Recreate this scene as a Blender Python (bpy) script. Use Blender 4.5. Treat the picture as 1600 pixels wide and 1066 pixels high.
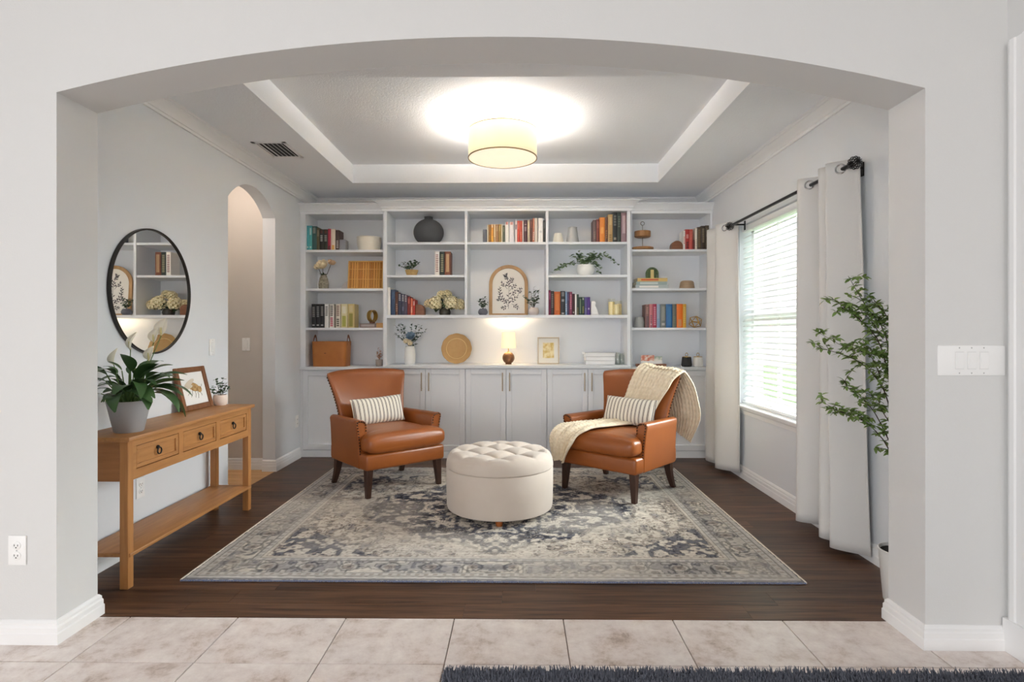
import bpy, bmesh, math, random
import numpy as np
from mathutils import Vector, Matrix

for o in list(bpy.data.objects): bpy.data.objects.remove(o)
SC = bpy.context.scene
COL = SC.collection
R = math.radians

# ------------------------------------------------------------------ camera
cam = bpy.data.cameras.new('camera'); cam.lens = 20.0; cam.sensor_width = 36.0
cam.shift_y = -12.0 / 1600.0; cam.clip_start = 0.05
camo = bpy.data.objects.new('camera', cam); COL.objects.link(camo)
camo.location = (0, 0, 1.2); camo.rotation_euler = (R(90), 0, math.atan(10 / 889.0))
SC.camera = camo

# ------------------------------------------------------------------ world, light, exposure
SC.view_settings.view_transform = 'Standard'; SC.view_settings.look = 'None'
SC.view_settings.gamma = 1.0; SC.view_settings.use_curve_mapping = False
SC.view_settings.exposure = 1.34
SC.cycles.max_bounces = 16; SC.cycles.diffuse_bounces = 12; SC.cycles.transparent_max_bounces = 16
w = bpy.data.worlds.new('overcast_sky'); SC.world = w; w.use_nodes = True
bgn = w.node_tree.nodes['Background']
bgn.inputs[0].default_value = (0.97, 0.985, 1.0, 1); bgn.inputs[1].default_value = 0.5

def area(name, loc, rot, sx, sy, power, color=(1, 1, 1)):
    l = bpy.data.lights.new(name, 'AREA'); l.shape = 'RECTANGLE'; l.size = sx; l.size_y = sy
    l.energy = power; l.color = color
    o = bpy.data.objects.new(name, l); COL.objects.link(o); o.location = loc; o.rotation_euler = rot
    return o
# added fill lights behind and left of camera, then sun for the right window
area('added_entry_fill', (-0.85, -7.4, 1.3), (R(90), 0, 0), 4.8, 2.3, 62, (1.0, 0.985, 0.965))  # added lamp before a closed end wall; no doors there
area('added_side_fill', (-3.55, -2.3, 1.15), (0, R(-90), 0), 1.9, 4.0, 54, (0.95, 0.975, 1.0))  # added lamp lifting the arch underside and right jamb; foyer wall has no window
sun = bpy.data.lights.new('hazy_sun', 'SUN'); sun.energy = 8.5; sun.angle = R(50); sun.color = (0.95, 0.98, 1.0)
suno = bpy.data.objects.new('hazy_sun', sun); COL.objects.link(suno); suno.rotation_euler = (0, R(66), R(12))

# ------------------------------------------------------------------ helpers
F = 889.0
def X(px, Y): return ((px - 800) / F * 1.0 - 0.01125) * Y          # measured drawing -> metres at distance Y
def Z(py, Y): return 1.2 + (521 - py) / F * Y

def lin(c):
    return tuple(((v / 255.0) / 12.92 if v / 255.0 <= 0.04045 else ((v / 255.0 + 0.055) / 1.055) ** 2.4) for v in c) + (1.0,)

_m = {}
def M(name, c, rough=0.5, metal=0.0, var=None, bump=None, emit=None, coat=0.0, stretch=None, trans=0.0, alpha=None, sheen=0.0, ior=None, detail=4.0):
    """c: sRGB 0-255; var=(rgb2, scale, contrast); bump=(scale, strength); stretch=(x,y,z) scale of the coordinates"""
    if name in _m: return _m[name]
    m = bpy.data.materials.new(name); m.use_nodes = True; nt = m.node_tree; N = nt.nodes; L = nt.links
    b = N['Principled BSDF']
    b.inputs['Base Color'].default_value = lin(c); b.inputs['Roughness'].default_value = rough; b.inputs['Metallic'].default_value = metal
    if coat: b.inputs['Coat Weight'].default_value = coat; b.inputs['Coat Roughness'].default_value = 0.25
    if trans: b.inputs['Transmission Weight'].default_value = trans
    if sheen: b.inputs['Sheen Weight'].default_value = sheen
    if ior: b.inputs['IOR'].default_value = ior
    if alpha is not None: b.inputs['Alpha'].default_value = alpha
    if emit: b.inputs['Emission Color'].default_value = lin(emit[0]); b.inputs['Emission Strength'].default_value = emit[1]
    if var or bump:
        tc = N.new('ShaderNodeTexCoord'); mp = N.new('ShaderNodeMapping'); L.new(tc.outputs['Object'], mp.inputs[0])
        if stretch: mp.inputs['Scale'].default_value = stretch
    if var:
        n = N.new('ShaderNodeTexNoise'); n.inputs['Scale'].default_value = var[1]; n.inputs['Detail'].default_value = detail
        L.new(mp.outputs[0], n.inputs['Vector'])
        r = N.new('ShaderNodeValToRGB'); k = var[2]
        r.color_ramp.elements[0].position = 0.5 - 0.5 / k; r.color_ramp.elements[1].position = 0.5 + 0.5 / k
        r.color_ramp.elements[0].color = lin(c); r.color_ramp.elements[1].color = lin(var[0])
        L.new(n.outputs['Fac'], r.inputs[0]); L.new(r.outputs[0], b.inputs['Base Color'])
    if bump:
        n2 = N.new('ShaderNodeTexNoise'); n2.inputs['Scale'].default_value = bump[0]; n2.inputs['Detail'].default_value = 3
        L.new(mp.outputs[0], n2.inputs['Vector'])
        bp = N.new('ShaderNodeBump'); bp.inputs['Strength'].default_value = bump[1]; bp.inputs['Distance'].default_value = 0.004
        L.new(n2.outputs['Fac'], bp.inputs['Height']); L.new(bp.outputs[0], b.inputs['Normal'])
    _m[name] = m
    return m

def tag(o, label=None, cat=None, group=None, kind=None):
    if label: o['label'] = label
    if cat: o['category'] = cat
    if group: o['group'] = group
    if kind: o['kind'] = kind
    return o

def thing(name, label, cat, loc=(0, 0, 0), rz=0.0, group=None):
    o = bpy.data.objects.new(name, None); o.empty_display_size = 0.05; COL.objects.link(o)
    o.location = loc; o.rotation_euler = (0, 0, rz)
    return tag(o, label, cat, group)

def link(name, me, parent=None, loc=(0, 0, 0), rot=(0, 0, 0), scale=(1, 1, 1)):
    o = bpy.data.objects.new(name, me); COL.objects.link(o)
    if parent: o.parent = parent
    o.location = loc; o.rotation_euler = rot; o.scale = scale
    return o

class MB:
    def __init__(s): s.v = []; s.f = []
    def add(s, vs, fs):
        b = len(s.v); s.v += [tuple(p) for p in vs]; s.f += [tuple(b + i for i in q) for q in fs]; return s
    def box(s, x0, x1, y0, y1, z0, z1):
        return s.add([(x0, y0, z0), (x1, y0, z0), (x1, y1, z0), (x0, y1, z0), (x0, y0, z1), (x1, y0, z1), (x1, y1, z1), (x0, y1, z1)],
                     [(0, 3, 2, 1), (4, 5, 6, 7), (0, 1, 5, 4), (1, 2, 6, 5), (2, 3, 7, 6), (3, 0, 4, 7)])
    def rbox(s, x0, x1, y0, y1, z0, z1, r, seg=2):
        bm = bmesh.new(); bmesh.ops.create_cube(bm, size=1.0)
        for v in bm.verts: v.co = Vector((x0 + (v.co.x + .5) * (x1 - x0), y0 + (v.co.y + .5) * (y1 - y0), z0 + (v.co.z + .5) * (z1 - z0)))
        bmesh.ops.bevel(bm, geom=list(bm.edges), offset=r, segments=seg, profile=0.5, affect='EDGES')
        return s.bm(bm)
    def bm(s, bm, mat=None):
        bm.verts.index_update()
        s.add([(mat @ v.co if mat else v.co.copy()) for v in bm.verts], [[v.index for v in f.verts] for f in bm.faces]); bm.free(); return s
    def lathe(s, prof, n=24, c=(0, 0, 0), caps=True, fn=None):
        vs = []; fs = []; k = len(prof)
        for i in range(n):
            a = 2 * math.pi * i / n
            for (r, z) in prof:
                rr = r * (fn(a, z) if fn else 1)
                vs.append((c[0] + rr * math.cos(a), c[1] + rr * math.sin(a), c[2] + z))
        for i in range(n):
            j = (i + 1) % n
            for q in range(k - 1): fs.append((i * k + q, j * k + q, j * k + q + 1, i * k + q + 1))
        if caps:
            if prof[0][0] > 1e-5: fs.append([i * k for i in range(n)][::-1])
            if prof[-1][0] > 1e-5: fs.append([i * k + k - 1 for i in range(n)])
        return s.add(vs, fs)
    def tube(s, pts, r, n=6, cap=True):
        pts = [Vector(p) for p in pts]; m = len(pts); rs = r if isinstance(r, (list, tuple)) else [r] * m
        vs = []; fs = []; up = None
        for i, p in enumerate(pts):
            t = (pts[min(i + 1, m - 1)] - pts[max(i - 1, 0)])
            t = t.normalized() if t.length > 1e-9 else Vector((0, 0, 1))
            if up is None:
                up = Vector((0, 0, 1)) if abs(t.z) < 0.9 else Vector((1, 0, 0))
            side = t.cross(up).normalized(); up = side.cross(t).normalized()
            for j in range(n):
                a = 2 * math.pi * j / n; vs.append(p + (side * math.cos(a) + up * math.sin(a)) * rs[i])
        for i in range(m - 1):
            for j in range(n):
                k = (j + 1) % n; fs.append((i * n + j, i * n + k, (i + 1) * n + k, (i + 1) * n + j))
        if cap: fs.append(list(range(n))[::-1]); fs.append([(m - 1) * n + j for j in range(n)])
        return s.add(vs, fs)
    def ring(s, c, R0, r, ax='y', n=32, k=8, sz=1.0):
        vs = []; fs = []
        for i in range(n):
            a = 2 * math.pi * i / n
            for j in range(k):
                b = 2 * math.pi * j / k; rr = R0 + r * math.cos(b); h = r * math.sin(b)
                p = {'y': (rr * math.cos(a), h, rr * math.sin(a) * sz), 'x': (h, rr * math.cos(a), rr * math.sin(a) * sz), 'z': (rr * math.cos(a), rr * math.sin(a) * sz, h)}[ax]
                vs.append((c[0] + p[0], c[1] + p[1], c[2] + p[2]))
        for i in range(n):
            for j in range(k):
                fs.append((i * k + j, ((i + 1) % n) * k + j, ((i + 1) % n) * k + (j + 1) % k, i * k + (j + 1) % k))
        return s.add(vs, fs)
    def ball(s, c, r, nu=10, nv=7):
        r = r if isinstance(r, (list, tuple)) else (r, r, r); vs = [(c[0], c[1], c[2] - r[2])]; fs = []
        for j in range(1, nv):
            a = -math.pi / 2 + math.pi * j / nv
            for i in range(nu):
                b = 2 * math.pi * i / nu; vs.append((c[0] + r[0] * math.cos(a) * math.cos(b), c[1] + r[1] * math.cos(a) * math.sin(b), c[2] + r[2] * math.sin(a)))
        vs.append((c[0], c[1], c[2] + r[2])); e = len(vs) - 1
        for i in range(nu):
            k = (i + 1) % nu; fs.append((0, 1 + k, 1 + i)); fs.append((e, e - nu + i, e - nu + k))
            for j in range(nv - 2): fs.append((1 + j * nu + i, 1 + j * nu + k, 1 + (j + 1) * nu + k, 1 + (j + 1) * nu + i))
        return s.add(vs, fs)
    def prism(s, poly, d0, d1, ax='y'):
        """poly: 2D points; ax y: (x,z) pairs extruded along y; ax x: (y,z); ax z: (x,y)"""
        f = {'y': lambda p, d: (p[0], d, p[1]), 'x': lambda p, d: (d, p[0], p[1]), 'z': lambda p, d: (p[0], p[1], d)}[ax]
        n = len(poly); vs = [f(p, d0) for p in poly] + [f(p, d1) for p in poly]
        return s.add(vs, [list(range(n))[::-1], list(range(n, 2 * n))] + [(i, (i + 1) % n, n + (i + 1) % n, n + i) for i in range(n)])
    def grid(s, fn, nu, nv, closed=False):
        vs = [fn(i / (nu if closed else nu - 1), j / (nv - 1)) for j in range(nv) for i in range(nu)]
        fs = [(j * nu + i, j * nu + (i + 1) % nu, (j + 1) * nu + (i + 1) % nu, (j + 1) * nu + i) for j in range(nv - 1) for i in range(nu if closed else nu - 1)]
        return s.add(vs, fs)
    def xf(s, mat):
        s.v = [tuple(mat @ Vector(p)) for p in s.v]; return s
    def mesh(s, name, mat, smooth=True, fix=True, ang=38):
        me = bpy.data.meshes.new(name); me.from_pydata(s.v, [], s.f); me.materials.append(mat)
        if fix:
            bm = bmesh.new(); bm.from_mesh(me); bmesh.ops.recalc_face_normals(bm, faces=list(bm.faces)); bm.to_mesh(me); bm.free()
        if smooth:
            me.polygons.foreach_set('use_smooth', [True] * len(me.polygons)); me.set_sharp_from_angle(angle=R(ang))
        me.update(); return me
    def build(s, name, mat, parent=None, smooth=True, bevel=0, kind=None, loc=(0, 0, 0), rot=(0, 0, 0), fix=True, ang=38, subsurf=0, solid=0):
        o = link(name, s.mesh(name, mat, smooth, fix, ang), parent, loc, rot)
        if solid:
            b = o.modifiers.new('solid', 'SOLIDIFY'); b.thickness = solid; b.offset = 0
        if bevel:
            b = o.modifiers.new('bevel', 'BEVEL'); b.width = bevel; b.segments = 2; b.limit_method = 'ANGLE'; b.angle_limit = R(40)
        if subsurf:
            b = o.modifiers.new('sub', 'SUBSURF'); b.levels = subsurf; b.render_levels = subsurf
        if kind: o['kind'] = kind
        return o
def struct(o): o['kind'] = 'structure'; return o
def B(*a): return MB().box(*a)
def RB(*a): return MB().rbox(*a)

# ------------------------------------------------------------------ key planes of the place (metres)
WF0, WF1 = 2.185, 2.40          # arch wall, front and back face
XL, XR = -2.115, 1.865          # side walls of the room
YB = 5.86                       # back wall
ZC, ZT = 2.585, 2.755           # soffit and tray ceiling
JL, JR = -1.79, 1.55            # jambs of the arch
SPR, APX = 2.135, 2.34

m_wall = M('paint_wall', (223, 226, 230), 0.75, bump=(260, 0.10))
m_wallf = M('paint_wall_foyer', (218, 218, 217), 0.75, bump=(240, 0.14))
m_ceil = M('paint_ceiling', (240, 242, 245), 0.85, bump=(95, 0.35))
m_trim = M('paint_trim', (240, 240, 240), 0.42)
m_cab = M('paint_cabinet', (232, 235, 239), 0.45)
m_hallw = M('paint_hall', (214, 207, 200), 0.75, bump=(260, 0.10))

# ---- arch wall
def arc(hw, rise, n):
    rad = (hw * hw + rise * rise) / (2 * rise); a = math.asin(hw / rad)
    return [(rad * math.sin(-a + 2 * a * i / n), rad * math.cos(-a + 2 * a * i / n) - rad + rise) for i in range(n + 1)]
HT = 2.95
mb = MB(); mb.box(-3.6, JL, WF0, WF1, 0, HT); mb.box(JR, 2.2, WF0, WF1, 0, HT)
cx = (JL + JR) / 2; pts = [(cx + a, SPR + b) for a, b in arc((JR - JL) / 2, APX - SPR, 48)]
for (a, b), (c, d) in zip(pts[:-1], pts[1:]):
    mb.add([(a, WF0, b), (c, WF0, d), (c, WF0, HT), (a, WF0, HT), (a, WF1, b), (c, WF1, d), (c, WF1, HT), (a, WF1, HT)],
           [(0, 1, 2, 3), (5, 4, 7, 6), (4, 5, 1, 0), (3, 2, 6, 7)])
struct(mb.build('wall_front', m_wallf, fix=False, ang=25))

# ---- left wall with the arched doorway
DY0, DY1, DS, DA, WT = 4.12, 4.925, 2.20, 2.372, 0.11
mb = MB(); mb.box(XL - WT, XL, WF1, DY0, 0, 2.9); mb.box(XL - WT, XL, DY1, YB + .1, 0, 2.9)
pts = [((DY0 + DY1) / 2 + a, DS + b) for a, b in arc((DY1 - DY0) / 2, DA - DS, 24)]
for (a, b), (c, d) in zip(pts[:-1], pts[1:]):
    mb.add([(XL, a, b), (XL, c, d), (XL, c, 2.9), (XL, a, 2.9), (XL - WT, a, b), (XL - WT, c, d), (XL - WT, c, 2.9), (XL - WT, a, 2.9)],
           [(0, 1, 2, 3), (5, 4, 7, 6), (4, 5, 1, 0), (3, 2, 6, 7)])
struct(mb.build('wall_left', m_wall, fix=False, ang=25))
# hallway behind the doorway
struct(MB().box(-3.2, XL - WT, 4.99, 5.09, 0, 2.7).build('wall_hall_end', m_hallw))
struct(MB().box(-2.68, -2.575, 2.45, 4.99, 0, 2.7).build('wall_hall_side', m_hallw))
struct(MB().box(-2.68, XL - WT, 2.40, 2.45, 0, 2.7).build('wall_hall_near', m_hallw))
struct(MB().box(-2.68, XL - WT, 2.40, 5.0, 2.6, 2.65).build('ceiling_hall', m_ceil))
l = bpy.data.lights.new('hall_lamp', 'POINT'); l.energy = 2.4; l.color = (1, .86, .73); l.shadow_soft_size = .08
o = bpy.data.objects.new('hall_lamp', l); COL.objects.link(o); o.location = (-2.4, 4.35, 2.48)

# ---- right wall with the window opening
WY0, WY1, WZ0, WZ1 = 3.42, 4.82, 0.61, 2.10
mb = MB()
mb.box(XR, XR + .2, WF1, WY0, 0, 2.9); mb.box(XR, XR + .2, WY1, YB + .1, 0, 2.9)
mb.box(XR, XR + .2, WY0, WY1, 0, WZ0); mb.box(XR, XR + .2, WY0, WY1, WZ1, 2.9)
struct(mb.build('wall_right', m_wall))
struct(MB().box(XL, XR, YB, YB + .1, 0, 2.9).build('wall_back', m_wall))

# ---- tray ceiling
TX0, TX1, TY0, TY1 = -1.526, 1.28, 3.07, 5.225
mb = MB(); o_ = (XL - .1, WF1, XR + .2, YB + .1)
def ringq(a, za, b, zb):
    A = [(a[0], a[1], za), (a[2], a[1], za), (a[2], a[3], za), (a[0], a[3], za)]; Bq = [(b[0], b[1], zb), (b[2], b[1], zb), (b[2], b[3], zb), (b[0], b[3], zb)]
    mb.add(A + Bq, [(i, (i + 1) % 4, 4 + (i + 1) % 4, 4 + i) for i in range(4)])
ti = (TX0, TY0, TX1, TY1)
ringq(o_, ZC, ti, ZC); ringq(ti, ZC, ti, ZT)
mb.add([(TX0, TY0, ZT), (TX1, TY0, ZT), (TX1, TY1, ZT), (TX0, TY1, ZT)], [(0, 1, 2, 3)])
mb.box(o_[0], o_[2], o_[1], o_[3], 2.9, 2.95)
struct(mb.build('ceiling', m_ceil, smooth=False, fix=False))

# ---- crown moulding of the room
CP = [(0, -.095), (.012, -.095), (.014, -.080), (.022, -.078), (.024, -.070), (.034, -.055), (.050, -.034), (.058, -.026), (.058, -.018), (.068, -.014), (.070, 0)]
def run(name, prof, p0, p1, nrm, z, mat=m_trim, m0=0.0, m1=0.0):
    """profile (d out of the wall, dz) swept from p0 to p1 on the wall line; m0/m1 = +1 outside mitre, -1 inside mitre"""
    p0, p1, nrm = Vector(p0), Vector(p1), Vector(nrm); t = (p1 - p0).normalized(); n = len(prof); vs = []
    for p, sg in ((p0, -m0), (p1, m1)):
        for d, dz in prof:
            q = p + nrm * d + t * (d * sg); vs.append((q.x, q.y, z + dz))
    mb = MB().add(vs, [(i, (i + 1) % n, n + (i + 1) % n, n + i) for i in range(n)] + [list(range(n))[::-1], list(range(n, 2 * n))])
    return struct(mb.build(name, mat, ang=20))
CPc = CP + [(0, 0)]
run('trim_1', CPc, (XL, WF1), (XL, YB), (1, 0), ZC, m0=-1, m1=-1)
run('trim_2', CPc, (XL, YB), (XR, YB), (0, -1), ZC, m0=-1, m1=-1)
run('trim_3', CPc, (XR, YB), (XR, WF1), (-1, 0), ZC, m0=-1, m1=-1)
run('trim_4', CPc, (XR, WF1), (XL, WF1), (0, 1), ZC, m0=-1, m1=-1)

# ---- baseboards
BP = [(0, 0), (.018, 0), (.018, .045), (.015, .050), (.015, .070), (.011, .078), (.011, .088), (.004, .098), (0, .1)]
BPs = [(d, z * .9) for d, z in BP]
run('baseboard_left', BP, (XL, WF1), (XL, DY0), (1, 0), 0)
run('baseboard_left', BP, (XL, DY1), (XL, 5.47), (1, 0), 0, m0=1)
run('baseboard_door', BP, (XL - WT, DY1), (XL, DY1), (0, -1), 0, m1=1)
run('baseboard_hall', BP, (-2.575, 4.99), (XL - WT, 4.99), (0, -1), 0)
run('baseboard_right', BP, (XR, 5.47), (XR, WF1), (-1, 0), 0)
run('baseboard_front', BPs, (-3.4, WF0), (JL, WF0), (0, -1), 0, m1=1)
run('baseboard_jamb', BPs, (JL, WF0), (JL, WF1), (1, 0), 0, m0=1, m1=1)
run('baseboard_room', BPs, (JL, WF1), (XL, WF1), (0, 1), 0, m0=1)
run('baseboard_room', BPs, (XR, WF1), (JR, WF1), (0, 1), 0, m1=1)
run('baseboard_jamb', BPs, (JR, WF1), (JR, WF0), (-1, 0), 0, m0=1, m1=1)
run('baseboard_front', BPs, (JR, WF0), (1.845, WF0), (0, -1), 0, m0=1)

# ---- foyer: side wall with a door casing, ceiling
struct(MB().box(1.86, 1.98, -9.0, WF0, 0, HT).build('wall_foyer_right', m_wallf))
struct(MB().box(-3.7, -3.6, -9.0, WF1, 0, HT).build('wall_foyer_left', m_wallf))
struct(MB().box(-3.7, 1.98, -9.0, WF0, HT, HT + .05).build('ceiling_foyer', m_ceil))
struct(MB().box(-3.7, 1.98, -7.6, -7.5, 0, HT).build('wall_foyer_end', m_wallf))
CAS = [(0, 0), (.014, 0), (.020, .012), (.020, .030), (.015, .036), (.015, .060), (.020, .066), (.022, .092), (.012, .100), (0, .100)]
mb = MB()
for q in range(len(CAS)): pass
mb.prism([(1.86 - d, 2.165 - u) for d, u in CAS], 0.0, 2.3, 'z'); struct(mb.build('trim_5', m_trim, ang=20))
struct(MB().box(1.834, 1.86, 2.058, 2.178, 0, .125).build('trim_6', m_trim, bevel=.002))
# ---- floor of dark planks
def plank_mat():
    m = bpy.data.materials.new('dark_oak_plank'); m.use_nodes = True; nt = m.node_tree; N = nt.nodes; L = nt.links; b = N['Principled BSDF']
    tc = N.new('ShaderNodeTexCoord'); oi = N.new('ShaderNodeObjectInfo'); mp = N.new('ShaderNodeMapping'); mp.inputs['Scale'].default_value = (1.3, 22, 22)
    L.new(tc.outputs['Object'], mp.inputs[0])
    ml = N.new('ShaderNodeMath'); ml.operation = 'MULTIPLY'; ml.inputs[1].default_value = 40; L.new(oi.outputs['Random'], ml.inputs[0])
    L.new(ml.outputs[0], mp.inputs['Location'])
    n = N.new('ShaderNodeTexNoise'); n.inputs['Scale'].default_value = 2.0; n.inputs['Detail'].default_value = 7; n.inputs['Distortion'].default_value = .6; L.new(mp.outputs[0], n.inputs['Vector'])
    r = N.new('ShaderNodeValToRGB'); e = r.color_ramp.elements
    e[0].position = .32; e[0].color = lin((58, 37, 25)); e[1].position = .68; e[1].color = lin((106, 74, 52))
    L.new(n.outputs['Fac'], r.inputs[0])
    mr = N.new('ShaderNodeMapRange'); mr.inputs['To Min'].default_value = .72; mr.inputs['To Max'].default_value = 1.25; L.new(oi.outputs['Random'], mr.inputs['Value'])
    mx = N.new('ShaderNodeVectorMath'); mx.operation = 'SCALE'; L.new(r.outputs[0], mx.inputs[0]); L.new(mr.outputs[0], mx.inputs['Scale'])
    L.new(mx.outputs[0], b.inputs['Base Color']); b.inputs['Roughness'].default_value = .42; b.inputs['Specular IOR Level'].default_value = .35
    bp = N.new('ShaderNodeBump'); bp.inputs['Strength'].default_value = .12; bp.inputs['Distance'].default_value = .002; L.new(n.outputs['Fac'], bp.inputs['Height']); L.new(bp.outputs[0], b.inputs['Normal'])
    return m
m_plank = plank_mat()
flo = struct(MB().box(XL, XR + .1, 2.39, YB, -.06, -.012).build('floor', M('plank_joint', (30, 21, 17), .8)))
rnd = random.Random(4); y = 2.392; PW = .127; row = 0
while y < 5.5:
    x = XL - rnd.uniform(0, 1.1)
    while x < XR:
        ln = rnd.choice((.92, 1.22, 1.22, 1.22))
        a, b2 = max(x, XL), min(x + ln, XR)
        if b2 - a > .05:
            me = MB().box(-(b2 - a) / 2 + .0006, (b2 - a) / 2 - .0006, -PW / 2 + .0006, PW / 2 - .0006, -.011, 0).mesh('plank', m_plank, smooth=False, fix=False)
            link('plank', me, flo, ((a + b2) / 2, y + PW / 2, 0))
        x += ln
    y += PW; row += 1
# ---- stone tiles of the foyer
def tile_mat():
    m = bpy.data.materials.new('beige_tile'); m.use_nodes = True; nt = m.node_tree; N = nt.nodes; L = nt.links; b = N['Principled BSDF']
    tc = N.new('ShaderNodeTexCoord'); oi = N.new('ShaderNodeObjectInfo'); ml = N.new('ShaderNodeMath'); ml.operation = 'MULTIPLY'; ml.inputs[1].default_value = 60
    L.new(oi.outputs['Random'], ml.inputs[0]); ad = N.new('ShaderNodeVectorMath'); L.new(tc.outputs['Object'], ad.inputs[0]); L.new(ml.outputs[0], ad.inputs[1])
    n = N.new('ShaderNodeTexNoise'); n.inputs['Scale'].default_value = 7; n.inputs['Detail'].default_value = 12; n.inputs['Roughness'].default_value = .76; n.inputs['Distortion'].default_value = .15
    L.new(ad.outputs[0], n.inputs['Vector']); r = N.new('ShaderNodeValToRGB'); e = r.color_ramp.elements
    e[0].position = .33; e[0].color = lin((176, 158, 146)); e[1].position = .64; e[1].color = lin((240, 232, 226)); q = e.new(.48); q.color = lin((224, 213, 207)); q = e.new(.40); q.color = lin((206, 191, 181))
    L.new(n.outputs['Fac'], r.inputs[0]); L.new(r.outputs[0], b.inputs['Base Color']); b.inputs['Roughness'].default_value = .38
    return m
m_tile = tile_mat(); S = .457
flt = struct(MB().box(-3.6, 1.86, -9.0, 2.39, -.06, -.006).build('floor', M('grout', (136, 118, 106), .9, var=((120, 104, 92), 30, 2))))
for i in range(-8, 5):
    for j in range(-3, 2):
        x0 = -.269 + S * i; x1 = x0 + S; y1 = 2.059 + S * (j) ; y0 = y1 - S
        if j == 1: y0, y1 = 2.059, 2.388
        x0c, x1c = max(x0, -3.59), min(x1, 1.86)
        if x1c - x0c < .03: continue
        hx, hy = (x1c - x0c) / 2, (y1 - y0) / 2
        me = MB().rbox(-hx + .002, hx - .002, -hy + .002, hy - (.0 if j == 1 else .002), -.012, 0, .0012, 1).mesh('tile', m_tile, fix=False)
        link('tile', me, flt, ((x0c + x1c) / 2, (y0 + y1) / 2, 0))
# hallway floor, honey boards
fh = struct(MB().box(-2.68, XL, 2.45, 5.0, -.06, -.012).build('floor', M('plank_joint2', (150, 108, 66), .8)))
m_honey = M('honey_board', (224, 182, 130), .45, var=((206, 158, 104), 3, 2.2), stretch=(1, 14, 14))
y = 4.0
while y < 4.98:
    yy = min(y + .098, 4.985); link('plank', MB().box(-2.57, XL - .001, y, yy - .002, -.011, 0).mesh('plank', m_honey, smooth=False), fh); y += .1
# ------------------------------------------------------------------ window, blind, garden
def thin_glass(name, tint, gl):
    m = bpy.data.materials.new(name); m.use_nodes = True; N = m.node_tree.nodes; L = m.node_tree.links; N.remove(N['Principled BSDF'])
    t_ = N.new('ShaderNodeBsdfTransparent'); t_.inputs[0].default_value = lin(tint); g = N.new('ShaderNodeBsdfGlossy'); g.inputs['Roughness'].default_value = .02
    mx = N.new('ShaderNodeMixShader'); mx.inputs[0].default_value = gl; L.new(t_.outputs[0], mx.inputs[1]); L.new(g.outputs[0], mx.inputs[2]); L.new(mx.outputs[0], N['Material Output'].inputs[0])
    return m
m_glass = thin_glass('glass_clear', (250, 252, 251), .05)
mb = MB(); xw0, xw1 = XR + .10, XR + .15
win = struct(MB().box(xw0, xw1, WY0, WY0 + .05, WZ0, WZ1).box(xw0, xw1, WY1 - .05, WY1, WZ0, WZ1).box(xw0, xw1, WY0, WY1, WZ0, WZ0 + .05).box(xw0, xw1, WY0, WY1, WZ1 - .05, WZ1).build('window_1', m_trim))
link('sash_rail', MB().box(xw0 - .01, xw1, WY0 + .05, WY1 - .05, 1.33, 1.385).mesh('sash_rail', m_trim, False), win)
for k in (1, 2):
    yy = WY0 + (WY1 - WY0) * k / 3
    link('muntin', MB().box(xw0 + .01, xw1 - .01, yy - .01, yy + .01, WZ0 + .05, 1.33).mesh('muntin', m_trim, False), win)
    link('muntin', MB().box(xw0 + .01, xw1 - .01, yy - .01, yy + .01, 1.385, WZ1 - .05).mesh('muntin', m_trim, False), win)
for z0, z1 in ((WZ0 + .05, 1.33), (1.385, WZ1 - .05)):
    link('pane', MB().box(xw0 + .022, xw0 + .026, WY0 + .05, WY1 - .05, z0, z1).mesh('pane', m_glass, False), win)
# sill with apron moulding
SP = [(0, -.075), (.010, -.075), (.012, -.045), (.022, -.035), (.022, -.022), (.045, -.018), (.048, -.006), (.044, 0), (0, 0)]
run('trim_7', SP, (XR, WY1 + .03), (XR, WY0 - .03), (-1, 0), WZ0)
# reveal board of the sill
struct(MB().box(XR, XR + .1, WY0, WY1, WZ0 - .001, WZ0 + .004).build('trim_8', m_trim))
bl = thing('window_blind', 'white horizontal slatted blind hanging in the window', 'blind', (XR + .045, (WY0 + WY1) / 2, WZ0 + .006))
hw = (WY1 - WY0) / 2 - .012
m_blind = M('blind_white', (246, 246, 246), .5)
mb_ = RB(-.03, .03, -hw, hw, 1.43, 1.478, .004); mb_.build('headrail', m_blind, bl)
RB(-.028, .028, -hw, hw, 0, .02, .004).build('bottom_rail', m_blind, bl)
sl = MB().grid(lambda u, v: ((u - .5) * .05, (v - .5) * 2 * hw, .004 * math.cos((u - .5) * math.pi)), 5, 2)
sl.v += [(a, b, c - .003) for a, b, c in sl.v]; nn = 10
sl.f += [tuple(i + nn for i in q[::-1]) for q in sl.f[:4]] + [(i, i + 1, i + 1 + nn, i + nn) for i in range(4)] + [(5 + i + 1, 5 + i, 5 + i + nn, 5 + i + 1 + nn) for i in range(4)] + [(0, 0 + nn, 5 + nn, 5), (4, 9, 9 + nn, 4 + nn)]
sme = sl.mesh('slat', m_blind)
for k in range(32):
    link('slat', sme, bl, (0, 0, .042 + k * .0435), (0, R(-25), 0))
for yy in (-.45, 0, .45):
    MB().tube([(-.026, yy, .01), (-.026, yy, 1.44)], .0014, 5).build('ladder_cord', m_blind, bl)
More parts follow.
